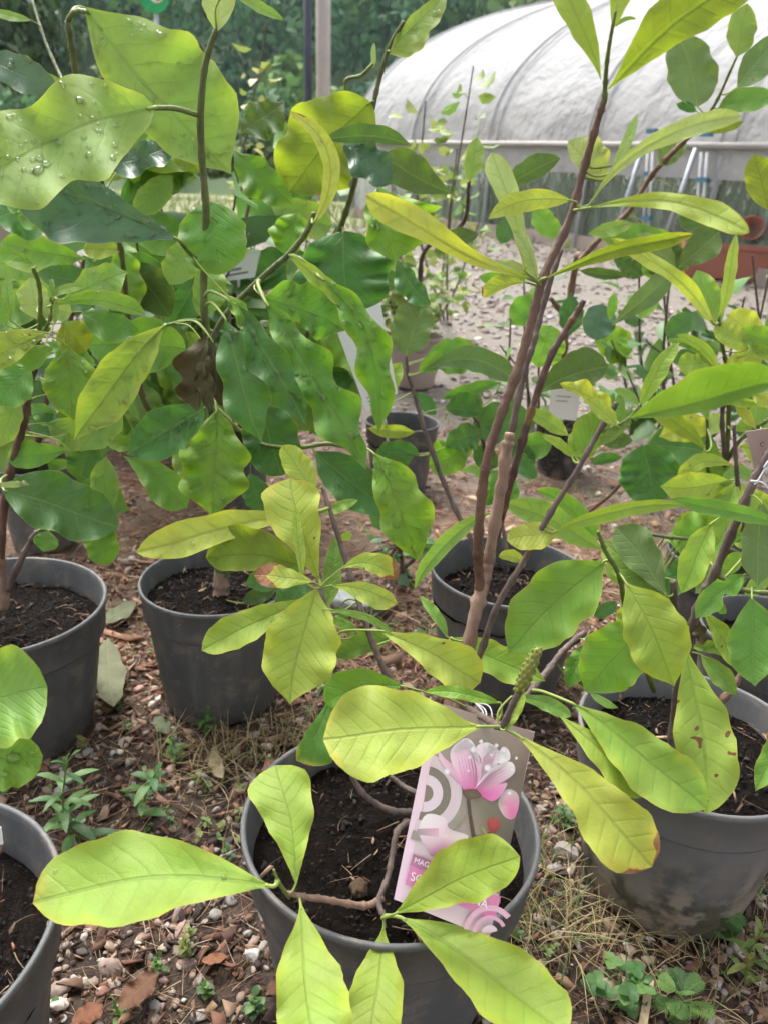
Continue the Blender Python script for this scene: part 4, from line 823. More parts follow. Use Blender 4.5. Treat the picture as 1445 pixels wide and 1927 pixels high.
leaves('B', [
 (290, 203, -70, 360, 100, 92, .94, 'v', 'r', .05, {'dy': -.12, 'wave': .3, 'drops': 60, 'roll': .2}), (338, 452, 22, 318, 92, 40, .99, 'b', 'o', .02, {'dy': -.10, 'drops': 75, 'wave': .15, 'wn': 1.8}),
 (408, 62, 418, -80, 34, 34, 1.01, 'p', 'a', 0), (430, -20, 534, 37, 12, 10, 1.0, 'l', 'n', 0), (395, 380, 412, 518, 62, 64, 1.07, 'g', 'r', 0, {'drops': 30}), (384, 602, 392, 488, 20, 46, 1.09, 'l', 'e', -.05, {'drops': 15}),
 (592, 418, 544, 210, 15, 18, 1.05, 'Y', 'n', .26, {'dry': .10, 'drops': 5}), (497, 560, 650, 622, 62, 44, 1.05, 'g', 'e', -.04, {'wave': .5, 'drops': 40, 'hole': [(.45, 1, .6, .06)]}),
 (500, 568, 690, 885, 46, 44, 1.03, 'g', 'a', -.02, {'wave': .75, 'wn': 3.4, 'drops': 80, 'dy': -.03}), (600, 520, 712, 818, 34, 34, 1.01, 'w', 'a', -.14, {'wave': .55, 'wn': 3.0, 'drops': 60}), (545, 480, 668, 604, 14, 16, 1.03, 'y', 'n', -.06, {'wave': .2}),
 (702, 852, 786, 1058, 58, 42, .99, 'w', 'a', -.03, {'drops': 60, 'wave': .25}), (592, 850, 742, 968, 44, 44, 1.05, 'd', 'e', 0, {'drops': 35}), (408, 772, 402, 975, 66, 64, 1.02, 'w', 'a', 0, {'drops': 45, 'wave': .3, 'wn': 3}), (388, 764, 238, 855, 48, 46, 1.03, 'd', 'a', -.02, {'drops': 55}),
 (312, 612, 140, 828, 48, 46, 1.0, 'y', 'a', .03, {'drops': 65}), (424, 598, 494, 832, 46, 42, 1.0, 'd', 'a', .02, {'wave': .35, 'drops': 20}), (440, 570, 576, 802, 30, 38, .99, 'd', 'a', -.03, {'wave': .45, 'drops': 22}), (428, 556, 474, 648, 14, 18, .995, 'w', 'n', -.12, {'wave': .4, 'drops': 8}),
 (392, 630, 372, 775, 10, 46, 1.0, 'n', 'e', .03, {'wave': .6}), (400, 640, 418, 765, 26, 20, 1.01, 'n', 'e', .02, {'wave': .6}), (386, 650, 400, 775, 16, 18, .995, 'n', 'e', .06, {'wave': .5}), (425, 755, 470, 806, 14, 14, 1.01, 'n', 'e', 0, {'wave': .5}),
 (488, 765, 532, 895, 56, 52, 1.10, 'd', 'r', 0, {'drops': 18}), (472, 890, 492, 965, 26, 26, 1.10, 'd', 'e'), (575, 1072, 462, 1100, 26, 28, 1.12, 'd', 'e', 0, {'drops': 10}), (580, 1085, 520, 1165, 34, 30, 1.08, 'd', 'e', 0, {'drops': 10}), (455, 1135, 520, 1110, 16, 14, 1.13, 'k', 'e'),
 (330, 845, 372, 905, 26, 26, 1.12, 'l', 'e')])

# ---------------------------------------------------------------- the second tall stem behind it, far left
P0 = base_of('L'); PLANTS['L'] = Plant('magnolia_plant', 'tall magnolia at far left carrying the huge pale leaf near the top edge', P0)
stem('L', [(292, 790, 1.42, 6), (262, 730, 1.38, 6), (246, 640, 1.35, 6), (238, 560, 1.32, 6), (228, 470, 1.28, 6), (205, 390, 1.25, 7), (188, 335, 1.22, 7.5), (172, 280, 1.20, 7.5), (150, 180, 1.17, 7.5), (136, 90, 1.15, 7.5), (128, 40, 1.14, 7)], M_DGREEN_STEM, 'trunk', 10)
stem('L', [(128, 40, 1.14, 6), (138, 24, 1.13, 6), (152, 20, 1.12, 5), (165, 22, 1.11, 4)], M_GREEN_STEM, 'stalk', 8)
stem('L', [(270, 745, 1.39, 7), (254, 690, 1.37, 7), (240, 590, 1.35, 7), (232, 500, 1.34, 6)], M_BARK_RED, 'branch', 10, .2)
stem('L', [(175, 300, 1.2, 4), (150, 220, 1.3, 3.5), (118, 150, 1.4, 3.5), (85, 75, 1.45, 3.5), (60, -5, 1.5, 3)], M_DGREEN_STEM, 'branch', 8)
leaves('L', [
 (160, 16, 436, 328, 128, 70, 1.15, 'v', 'a', .01, {'drops': 120, 'kk': .25, 'ybow': .0, 'fold': .16, 'wave': .12, 'spot': .1}), (186, 306, 338, 264, 26, 30, 1.18, 'b', 'e', .08, {'drops': 25, 'wave': .5}), (-40, 105, 112, 172, 36, 30, 1.25, 'b', 'e', 0, {'drops': 10}), (60, 135, 128, 165, 10, 14, 1.28, 'l', 'e'),
 (375, 322, 322, 272, 22, 24, 1.22, 'o', 'e'), (188, 338, 250, 238, 44, 46, 1.30, 'l', 'r', 0, {'drops': 6}), (326, 330, 252, 402, 30, 28, 1.28, 'l', 'e'), (378, 298, 258, 332, 26, 28, 1.36, 'd', 'e'), (366, 448, 320, 536, 36, 34, 1.24, 'l', 'e'), (120, 442, 6, 372, 26, 26, 1.12, 'g', 'a', .03, {'drops': 16, 'wave': .4}),
 (236, 470, 158, 470, 20, 20, 1.28, 'y', 'o', .03), (350, 656, 165, 650, 52, 52, 1.22, 'g', 'r', .03, {'drops': 20}), (335, 545, 168, 500, 48, 48, 1.40, 'd', 'e'), (240, 490, 322, 596, 40, 36, 1.42, 'k', 'e'), (385, 500, 318, 622, 34, 34, 1.44, 'd', 'e'), (225, 330, 340, 360, 22, 22, 1.4, 'd', 'e'), (60, 38, -25, 14, 9, 9, 1.45, 'l', 'e', -.04), (270, 400, 345, 440, 20, 22, 1.42, 'd', 'e'), (232, 470, 290, 540, 18, 26, 1.45, 'g', 'e'), (200, 395, 120, 430, 16, 22, 1.38, 'd', 'e'),
 (150, 210, 190, 165, 10, 12, 1.42, 'l', 'e'), (300, 590, 350, 680, 26, 30, 1.5, 'k', 'e'), (228, 725, 264, 792, 7, 9, 1.34, 'g', 'e')])

# ---------------------------------------------------------------- the tall stem right of it, with the broad dark leaf
PLANTS['N'] = Plant('magnolia_plant', 'tall thin magnolia behind the centre with a broad backlit yellow leaf', base_of('N'))
stem('N', [(560, 690, 1.55, 6), (600, 560, 1.45, 6), (636, 445, 1.36, 7), (660, 370, 1.33, 7), (684, 270, 1.30, 6.5), (702, 200, 1.28, 6.5), (716, 140, 1.27, 6), (734, 85, 1.26, 5.5), (760, 40, 1.25, 4.5)], M_DGREEN_STEM, 'trunk', 10)
stem('N', [(686, 265, 1.30, 4), (650, 160, 1.3, 4), (680, 142, 1.28, 4), (702, 120, 1.27, 3.5)], M_GREEN_STEM, 'branch', 8)
leaves('N', [
 (697, 192, 545, 360, 82, 82, 1.27, 'o', 'r', .03, {'drops': 18, 'wave': .25}), (455, 250, 534, 195, 34, 40, 1.42, 'k', 'e', 0, {'wave': .4}), (442, 285, 552, 385, 28, 42, 1.30, 'g', 'e', 0, {'wave': .3}), (645, 435, 655, 595, 88, 88, 1.34, 'd', 'r', 0, {'drops': 10, 'wave': .25}),
 (772, 272, 610, 262, 14, 24, 1.18, 'k', 'e', .06), (650, 258, 740, 345, 40, 34, 1.20, 'b', 'e', .05, {'wave': .4, 'drops': 12}), (712, 352, 741, 495, 112, 36, 1.15, 'w', 'a', .03, {'wave': .4, 'drops': 60, 'wn': 2.2}), (735, 95, 840, -14, 18, 28, 1.25, 'l', 'e', 0, {'drops': 10}), (732, 102, 808, 52, 22, 26, 1.27, 'y', 'e'), (702, 130, 704, 80, 5, 5, 1.27, 'p', 'n'), (560, 400, 540, 480, 30, 40, 1.5, 'w', 'e', 0, {'wave': .3}), (590, 430, 530, 420, 12, 20, 1.5, 'l', 'e'),
 (690, 330, 665, 260, 18, 26, 1.24, 'b', 'e', 0, {'drops': 6}), (545, 480, 600, 560, 36, 30, 1.5, 'u', 'e')])

# ---------------------------------------------------------------- C: the plant in the left pot
PLANTS['C'] = Plant('magnolia_plant', 'bushy wet magnolia in the left pot with one big glossy round leaf', base_of('C'))
stem('C', [(8, 1145, 1.04, 13), (6, 1100, 1.04, 12), (0, 1050, 1.04, 11), (-6, 1010, 1.04, 10)], M_BARK_PALE, 'trunk', 12)
stem('C', [(14, 1110, 1.04, 8), (30, 1075, 1.035, 7.5), (50, 1035, 1.03, 7), (70, 1000, 1.03, 6)], M_BARK_DARK, 'branch', 10)
stem('C', [(2, 1060, 1.04, 9), (8, 960, 1.04, 9), (22, 880, 1.04, 9), (42, 810, 1.04, 8.5), (55, 740, 1.04, 8), (66, 680, 1.04, 7.5), (74, 620, 1.03, 5)], M_BARK_RED, 'branch', 10)
stem('C', [(74, 625, 1.03, 5), (77, 570, 1.02, 5), (73, 530, 1.01, 5), (62, 504, 1.0, 4.5)], M_GREEN_STEM, 'shoot', 8)
stem('C', [(74, 640, 1.03, 5), (95, 600, 1.02, 4), (100, 570, 1.02, 4)], M_GREEN_STEM, 'shoot', 8)
leaves('C', [
 (8, 922, 224, 992, 60, 52, .99, 'd', 'r', -.01, {'drops': 10, 'wave': .15, 'spot': .3}), (200, 858, 192, 972, 28, 28, 1.06, 'l', 'e', 0, {'dry': .02}), (180, 988, 206, 1062, 32, 32, .99, 'w', 'r'), (92, 998, 82, 1038, 24, 24, 1.02, 'g', 'a'), (130, 846, 14, 864, 24, 28, 1.04, 'g', 'o'), (132, 812, 50, 790, 24, 26, 1.12, 'd', 'e'), (168, 828, 150, 905, 36, 36, 1.14, 'd', 'e'),
 (234, 858, 352, 955, 32, 38, 1.08, 'g', 'o', -.05), (96, 625, -50, 690, 28, 42, 1.0, 'y', 'o', .02, {'drops': 40, 'dy': -.05}), (86, 650, 48, 698, 18, 24, 1.0, 'w', 'e'), (58, 690, -6, 760, 40, 38, 1.03, 'g', 'e'), (34, 748, -4, 842, 26, 28, 1.04, 'l', 'e', 0, {'dry': .02}), (130, 655, 136, 788, 54, 50, 1.05, 'w', 'e', 0, {'drops': 35}), (226, 742, 152, 850, 40, 38, 1.04, 'l', 'a', 0, {'drops': 25}),
 (90, 578, 274, 592, 22, 12, 1.0, 'w', 'o', -.10, {'drops': 4, 'dy': -.04}), (20, 602, 14, 518, 12, 12, 1.02, 'l', 'e'), (72, 602, 58, 522, 32, 28, 1.06, 'p', 'e'), (76, 576, 136, 588, 22, 22, 1.05, 'p', 'r'), (98, 560, 99, 524, 6, 6, 1.01, 'l', 'n'), (106, 562, 104, 610, 6, 6, 1.0, 'l', 'n'), (96, 560, 160, 540, 8, 10, 1.01, 'l', 'e', -.12), (70, 502, -25, 476, 16, 12, 1.0, 'w', 'o', .10),
 (120, 608, 162, 662, 32, 32, 1.12, 'o', 'r'), (12, 612, -6, 552, 12, 14, 1.0, 'w', 'e'), (192, 542, 72, 512, 26, 28, 1.18, 'd', 'e'), (180, 575, 108, 560, 20, 20, 1.16, 'd', 'e'), (-12, 911, 57, 912, 6, 6, .93, 'p', 'e', 0, {'drops': 6}), (252, 842, 198, 824, 16, 16, 1.08, 'w', 'e'), (100, 760, 160, 730, 22, 20, 1.16, 'd', 'e'), (60, 760, 110, 800, 18, 20, 1.14, 'g', 'e'), (200, 870, 140, 830, 16, 20, 1.2, 'k', 'e')])

# ---------------------------------------------------------------- D: the plant in the bottom left corner
PLANTS['D'] = Plant('magnolia_plant', 'two round leaves of a magnolia reaching in at the lower left edge', base_of('D'))
stem('D', [(-200, 1700, .48, 14), (-190, 1560, .49, 12), (-150, 1450, .49, 10), (-100, 1370, .48, 7), (-75, 1335, .47, 5)], M_BARK_DARK, 'trunk', 10)
leaves('D', [(-70, 1330, 90, 1292, 96, 92, .47, 'l', 'r', 0, {'drops': 8, 'dry': .005, 'kk': .5}), (-70, 1430, 82, 1424, 50, 62, .46, 'w', 'r', 0, {'drops': 10, 'kk': .5})])

# ---------------------------------------------------------------- E: the plant in the weathered pot
PLANTS['E'] = Plant('magnolia_plant', 'bright green magnolia in the weathered pot at lower right', base_of('E'))
stem('E', [(1262, 1440, .80, 12), (1272, 1320, .80, 11), (1296, 1200, .80, 11), (1322, 1120, .80, 10), (1345, 1075, .80, 10), (1385, 980, .80, 10), (1418, 905, .80, 10), (1450, 850, .80, 9.5), (1500, 760, .80, 8)], M_BARK_DARK, 'trunk', 12)
stem('E', [(1275, 1180, .80, 8), (1268, 1130, .80, 8), (1266, 1092, .80, 7)], M_BARK_DARK, 'stub', 10)
stem('E', [(1350, 1330, .82, 8), (1380, 1290, .83, 8), (1405, 1250, .84, 7)], M_BARK_RED, 'branch', 10)
stem('E', [(1230, 1300, .80, 7), (1180, 1160, .74, 6), (1165, 1085, .70, 6), (1140, 1040, .68, 5.5), (1124, 1000, .67, 4.5)], M_GREEN_STEM, 'shoot', 8)
stem('E', [(985, 1315, .70, 7), (1030, 1262, .74, 8), (1062, 1222, .76, 8), (1100, 1190, .78, 8)], M_BARK_DARK, 'branch', 8)
stem('E', [(1345, 1080, .80, 6), (1400, 1110, .78, 5), (1450, 1115, .77, 5)], M_GREEN_STEM, 'branch', 8)
leaves('E', [
 (1136, 1056, 956, 1230, 66, 66, .69, 'w', 'e', .02, {'fold': .2}), (1178, 1098, 1268, 1292, 66, 56, .68, 'y', 'a', -.02, {'fold': .25}), (1216, 1172, 1100, 1300, 62, 62, .74, 'w', 'e'), (1288, 1215, 1328, 1532, 62, 58, .74, 'y', 'o', -.03, {'spot': .95}), (1072, 1322, 1328, 1522, 52, 58, .68, 'y', 'o', -.02),
 (1050, 1345, 1206, 1502, 28, 30, .67, 'Y', 'o', -.03), (1254, 1122, 1158, 992, 34, 40, .79, 'u', 'o', .03), (1258, 1128, 1134, 1018, 34, 24, .80, 'l', 'o', 0), (1122, 1012, 1008, 922, 10, 22, .68, 'w', 'n', .08, {'dry': .03}), (1132, 1034, 946, 945, 26, 32, .75, 'l', 'e', .03), (1128, 1012, 1122, 974, 4, 4, .67, 'y', 'n'),
 (1104, 1210, 1068, 1294, 22, 22, .76, 'g', 'e'), (1338, 984, 1282, 1116, 30, 30, .77, 'y', 'e', 0, {'spot': .6}), (1402, 1080, 1308, 1164, 26, 24, .77, 'g', 'e', .05, {'hole': [(.45, -1, .75, .08), (.3, 1, .5, .06)]}), (1414, 1124, 1420, 1292, 52, 50, .74, 'g', 'a'), (1432, 945, 1424, 1104, 44, 34, .78, 'u', 'a', 0, {'spot': .2}), (1475, 992, 1254, 940, 16, 17, .76, 'g', 'e', .03),
 (1318, 1232, 1386, 1310, 22, 18, .80, 'l', 'a'), (1320, 1145, 1392, 1256, 26, 18, .82, 'y', 'o'), (1298, 1218, 1382, 1232, 14, 10, .81, 'l', 'e', -.05), (1480, 1362, 1420, 1490, 26, 24, .70, 'w', 'a'), (1302, 1040, 1256, 1126, 26, 26, .84, 'd', 'e'), (1108, 1304, 1162, 1332, 5, 10, .74, 'l', 'e'), (1162, 1134, 1116, 1160, 14, 14, .80, 'd', 'e'), (1340, 1130, 1366, 1155, 10, 10, .82, 'w', 'e'),
 (1400, 1040, 1360, 1080, 14, 20, .86, 'w', 'e'), (1450, 1080, 1400, 1120, 16, 16, .86, 'l', 'e'), (1310, 1165, 1322, 1215, 12, 12, .80, 'n', 'e', 0, {'wave': .6}), (1150, 1050, 1240, 1060, 16, 26, .86, 'd', 'e'), (1445, 395, 1418, 290, 32, 40, .80, 'o', 'e')])

# ---------------------------------------------------------------- F: plant in the pot behind at right
PLANTS['H'] = Plant('magnolia_plant', 'yellowing magnolia at right with curled leaves and twin thin stems', base_of('H'))
stem('H', [(1330, 1030, 1.38, 7), (1345, 990, 1.37, 7), (1356, 920, 1.35, 6.5), (1364, 870, 1.34, 6), (1358, 800, 1.32, 5), (1360, 752, 1.31, 4.5)], M_BARK_DARK, 'trunk', 10)
stem('H', [(1364, 870, 1.34, 5.5), (1368, 830, 1.33, 5.5), (1371, 752, 1.31, 5), (1366, 690, 1.29, 4.5), (1356, 640, 1.28, 4), (1352, 600, 1.27, 3.5)], M_DGREEN_STEM, 'branch', 8)
stem('H', [(1345, 990, 1.37, 5), (1337, 940, 1.36, 4.5), (1331, 880, 1.34, 4), (1330, 795, 1.32, 3.5), (1327, 762, 1.31, 3)], M_DGREEN_STEM, 'branch', 8)
stem('H', [(1366, 868, 1.34, 5), (1395, 825, 1.32, 5), (1445, 790, 1.3, 5)], M_DGREEN_STEM, 'branch', 8)
leaves('H', [
 (1354, 594, 1384, 440, 11, 13, 1.26, 'Y', 'n', .02, {'spot': .3}), (1342, 610, 1148, 448, 16, 16, 1.27, 'Y', 'n', .08, {'wave': .45, 'wn': 1.5, 'dy': -.06}), (1406, 656, 1342, 616, 20, 26, 1.26, 'Y', 'r', .03), (1422, 646, 1368, 592, 20, 34, 1.29, 'Y', 'r', .05), (1372, 714, 1424, 652, 26, 30, 1.28, 'Y', 'r'), (1480, 684, 1408, 650, 12, 14, 1.24, 'y', 'e'),
 (1350, 698, 1272, 630, 9, 12, 1.27, 'y', 'n', .12), (1342, 690, 1250, 640, 8, 9, 1.29, 'l', 'n', .12), (1410, 738, 1475, 768, 14, 16, 1.28, 'Y', 'e', 0, {'wave': .3}), (1422, 808, 1384, 748, 10, 12, 1.28, 'Y', 'e', -.05), (1368, 780, 1326, 815, 16, 22, 1.36, 'p', 'e'), (1378, 876, 1274, 934, 12, 18, 1.29, 'y', 'e', .28), (1422, 902, 1360, 922, 12, 16, 1.28, 'l', 'e', .32),
 (1374, 806, 1414, 806, 6, 6, 1.31, 'y', 'e'), (1408, 964, 1354, 944, 10, 12, 1.3, 'g', 'n', .2), (1329, 850, 1222, 764, 20, 20, 1.26, 'o', 'o', .06), (1330, 790, 1310, 730, 8, 14, 1.30, 'l', 'e'), (1364, 690, 1352, 730, 8, 10, 1.3, 'y', 'e'), (1300, 735, 1430, 760, 10, 14, 1.30, 'y', 'e', 0, {'wave': .3}), (1440, 600, 1500, 660, 20, 30, 1.4, 'g', 'e')])

# ---------------------------------------------------------------- G: leaves of the plant in the pot behind the stems
PLANTS['F'] = Plant('magnolia_plant', 'sparse magnolia behind the bare stems with one long leaning stem', base_of('F'))
stem('F', [(900, 1045, 1.25, 6), (878, 1000, 1.26, 5.5), (850, 945, 1.28, 5.5), (820, 870, 1.30, 5.5), (796, 800, 1.31, 5), (782, 750, 1.32, 4.5), (768, 705, 1.33, 4), (764, 670, 1.33, 3)], M_BARK_DARK, 'trunk', 10)
stem('F', [(960, 1060, 1.27, 5), (915, 860, 1.35, 4.5), (900, 800, 1.36, 4), (886, 780, 1.36, 3.5)], M_BARK_DARK, 'branch', 8)
leaves('F', [
 (764, 668, 797, 567, 44, 34, 1.32, 'u', 'r', -.02), (790, 702, 968, 716, 26, 24, 1.30, 'u', 'o', -.18), (788, 700, 830, 660, 12, 20, 1.31, 'w', 'e'), (1012, 742, 1144, 690, 44, 28, 1.25, 'k', 'o', -.08), (836, 768, 908, 776, 36, 14, 1.32, 'd', 'e', 0, {'drops': 6}), (888, 802, 1004, 792, 40, 38, 1.36, 'd', 'r', 0, {'drops': 14}), (890, 840, 935, 880, 22, 22, 1.38, 'd', 'e', 0, {'drops': 5}), (955, 830, 1004, 882, 22, 26, 1.40, 'd', 'e'),
 (790, 858, 714, 852, 8, 22, 1.30, 'd', 'e', .06, {'drops': 6}), (692, 806, 780, 814, 12, 14, 1.34, 'y', 'e'), (700, 762, 756, 682, 22, 22, 1.30, 'y', 'e'), (748, 488, 810, 574, 18, 26, 1.36, 'd', 'e', .06, {'wave': .3}), (780, 740, 820, 780, 16, 14, 1.34, 'd', 'e'), (640, 650, 725, 700, 16, 22, 1.25, 'y', 'e', -.12, {'drops': 8}), (940, 720, 830, 750, 10, 16, 1.36, 'g', 'e'), (1010, 690, 1036, 612, 30, 40, 1.2, 'w', 'r', 0, {'drops': 6}), (900, 790, 880, 720, 10, 18, 1.36, 'u', 'e'), (1070, 820, 990, 770, 14, 18, 1.3, 'l', 'e'), (960, 900, 905, 950, 18, 18, 1.34, 'g', 'e'), (1010, 900, 960, 860, 16, 18, 1.34, 'd', 'e')])

# ---------------------------------------------------------------- J: tall pale stem in the black pot, and leaves round it
PLANTS['J'] = Plant('magnolia_plant', 'tall pale stemmed magnolia in the black pot, reaching to the upper right', base_of('J'))
bJ = base_of('J')[1]
stem('J', [(1046, 800, bJ, 9), (1050, 730, bJ - .1, 9), (1062, 640, bJ - .2, 8.5), (1072, 560, bJ - .3, 8), (1082, 500, bJ - .35, 8), (1088, 478, bJ - .38, 8)], M_BARK_PALE, 'trunk', 12)
stem('J', [(1068, 610, bJ - .25, 6), (1050, 580, bJ - .3, 6), (1034, 560, bJ - .35, 5)], M_BARK_PALE, 'branch', 8)
stem('J', [(1084, 500, bJ - .36, 6), (1110, 468, bJ - .45, 6), (1150, 428, bJ - .55, 6), (1185, 395, bJ - .65, 6), (1225, 330, bJ - .75, 6), (1262, 290, bJ - .82, 6), (1295, 258, bJ - .88, 5), (1312, 240, bJ - .9, 4.5)], M_BARK_PALE, 'branch', 10, .25)
stem('J', [(1312, 240, bJ - .9, 4), (1345, 195, bJ - .92, 3.5), (1375, 130, bJ - .95, 3), (1386, 106, bJ - .96, 2.5)], M_GREEN_STEM, 'shoot', 8)
yk = bJ - .9
leaves('J', [
 (1312, 200, 1276, 66, 46, 50, yk, 'u', 'r', .03), (1385, 108, 1406, 6, 28, 28, yk - .03, 'l', 'e'), (1386, 164, 1470, 62, 26, 34, yk, 'u', 'e', 0, {'spot': .5}), (1350, 204, 1460, 184, 28, 20, yk - .02, 'g', 'e', -.04), (1310, 210, 1272, 196, 8, 12, yk, 'd', 'e'), (1322, 246, 1398, 228, 8, 14, yk - .05, 'o', 'e'), (1240, 312, 1288, 248, 24, 24, yk + .1, 'u', 'e'),
 (852, 366, 720, 294, 34, 40, 1.5, 'k', 'o', -.02), (955, 352, 1054, 298, 28, 18, 1.5, 'k', 'e', -.05), (882, 342, 898, 257, 18, 18, 1.5, 'l', 'e'), (815, 474, 900, 440, 26, 14, 1.5, 'k', 'e'), (962, 412, 940, 458, 16, 20, 1.5, 'd', 'e'), (1275, 504, 1352, 436, 34, 30, 1.5, 'k', 'o'), (1270, 500, 1200, 440, 20, 24, 1.52, 'u', 'e'), (1150, 614, 1264, 514, 22, 22, 1.4, 'u', 'o'), (1147, 602, 1155, 551, 10, 10, 1.38, 'w', 'e'),
 (1118, 640, 1132, 572, 30, 32, 1.6, 'b', 'r', 0, {'drops': 8}), (1306, 594, 1252, 632, 22, 22, 1.6, 'd', 'r'), (1330, 668, 1262, 680, 16, 20, 1.6, 'd', 'e', 0, {'drops': 5}), (1210, 838, 1232, 948, 56, 58, 1.45, 'd', 'r', 0, {'drops': 45}), (1356, 864, 1212, 838, 42, 46, 1.5, 'd', 'e', .06, {'drops': 20}), (1170, 860, 1110, 872, 8, 14, 1.5, 'd', 'e'), (1190, 830, 1130, 830, 14, 20, 1.55, 'k', 'e'),
 (1105, 440, 1190, 420, 12, 16, 1.7, 'l', 'e', 0, {'drops': 6}), (1130, 450, 1250, 440, 24, 26, 1.8, 'g', 'e', 0, {'drops': 6}), (1180, 520, 1090, 510, 10, 12, 1.9, 'k', 'e'), (1200, 440, 1160, 480, 26, 26, 1.85, 'u', 'e'), (1240, 560, 1200, 600, 10, 12, 1.7, 'w', 'e'), (1010, 510, 940, 520, 14, 14, 1.9, 'w', 'e'), (900, 520, 960, 528, 12, 16, 1.9, 'w', 'e')])
stem('J', [(1215, 838, 1.46, 4), (1190, 880, 1.55, 3.5), (1150, 930, 1.65, 3.5), (1105, 965, 1.75, 4)], M_BARK_RED, 'branch', 8)
stem('J', [(882, 342, 1.5, 4), (870, 420, 1.6, 5), (800, 470, 1.7, 5), (790, 540, 1.9, 6), (786, 630, 2.1, 6)], M_BARK_DARK, 'branch', 8)


# ---------------------------------------------------------------- plants whose pots stand farther back, partly hidden
PLANTS['I'] = Plant('magnolia_plant', 'green magnolia crowding the right edge behind the weathered pot', base_of('I'))
bI = base_of('I')[1]
stem('I', [(1425, 1115, bI, 7), (1410, 1040, bI - .02, 6.5), (1392, 960, bI - .03, 6), (1385, 880, bI - .04, 5), (1380, 800, bI - .05, 4)], M_BARK_DARK, 'trunk', 10)
stem('I', [(1412, 1050, bI - .02, 5), (1330, 1020, bI - .04, 4.5), (1250, 1010, bI - .06, 4), (1190, 1000, bI - .08, 3.5)], M_DGREEN_STEM, 'branch', 8)
PLANTS['M'] = Plant('magnolia_plant', 'leafy green magnolia in the shaded grey pot at far left', base_of('M'))
bM = base_of('M')[1]
stem('M', [(66, 880, bM, 7), (80, 780, bM - .03, 6), (110, 680, bM - .05, 5.5), (140, 580, bM - .08, 5), (160, 480, bM - .1, 4)], M_BARK_RED, 'trunk', 10)
stem('M', [(110, 680, bM - .05, 5), (190, 640, bM - .06, 4), (270, 600, bM - .08, 4)], M_DGREEN_STEM, 'branch', 8)
PLANTS['O'] = Plant('magnolia_plant', 'broad leaved magnolia in the grey pot behind the drooping dark leaves', base_of('O'))
bO = base_of('O')[1]
stem('O', [(455, 820, bO, 7), (450, 720, bO - .04, 6), (440, 600, bO - .07, 5.5), (450, 480, bO - .1, 5), (470, 380, bO - .12, 4), (480, 300, bO - .14, 3)], M_BARK_RED, 'trunk', 10)
stem('O', [(445, 660, bO - .05, 5), (520, 560, bO - .08, 4), (600, 480, bO - .1, 4), (640, 420, bO - .1, 3)], M_DGREEN_STEM, 'branch', 8)
def fill(pk, n, boxes, Lr, ratio, cols, seed, dYr=(-.02, .06), up=.25, drops=0):
    """leaves set on random places of a plant's own stems"""
    fr = random.Random(seed); S3 = np.array(PLANTS[pk].samples); d = (S3 - CAMP) @ MW; px = CX + FPX * d[:, 0] / -d[:, 2]; py = CY - FPX * d[:, 1] / -d[:, 2]
    for _ in range(n):
        x0, x1, y0, y1 = fr.choice(boxes); cx, cy = fr.uniform(x0, x1), fr.uniform(y0, y1); i = int(np.argmin((px - cx) ** 2 + (py - cy) ** 2)); vx, vy = cx - px[i], cy - py[i]; l = math.hypot(vx, vy) + 1e-6
        L = fr.uniform(*Lr); vx, vy = vx / l + fr.uniform(-.4, .4), vy / l + fr.uniform(-.3, .6) - up * .3; l2 = math.hypot(vx, vy) + 1e-6; vx /= l2; vy /= l2
        bx, by = px[i] + vx * min(l * .55, 70), py[i] + vy * min(l * .55, 70); w = L * fr.uniform(*ratio)
        leaf(pk, bx, by, bx + vx * L, by + vy * L, w * fr.uniform(.85, 1.15), w * fr.uniform(.85, 1.15), float(S3[i, 1]) + fr.uniform(*dYr), fr.choice(cols), fr.choice('oaae'), fr.uniform(-.10, .10), wave=fr.choice([0, .1, .2]) if L < 120 else fr.choice([0, .2, .3]), drops=drops if fr.random() < .5 else 0)
fill('M', 26, [(0, 330, 470, 860)], (130, 190), (.22, .30), 'gwwgldl', 41, drops=10)
fill('O', 32, [(330, 700, 280, 780)], (130, 195), (.22, .30), 'gwwgdl', 42, drops=10)
fill('I', 16, [(1150, 1445, 1000, 1240), (1345, 1445, 900, 1040)], (90, 150), (.24, .34), 'wlygl', 43)
fill('L', 13, [(60, 380, 230, 560)], (130, 185), (.22, .30), 'gdwl', 44, dYr=(.04, .15), drops=12)
fill('C', 8, [(0, 240, 520, 1000)], (90, 130), (.26, .36), 'gwld', 45, dYr=(.02, .10), drops=10)
fill('H', 9, [(1330, 1445, 560, 980)], (70, 120), (.2, .3), 'Yylw', 46)
fill('J', 12, [(1000, 1400, 380, 720)], (60, 100), (.26, .38), 'gdwk', 47)
fill('F', 7, [(720, 1010, 640, 960)], (70, 110), (.28, .38), 'dgw', 48, drops=6)

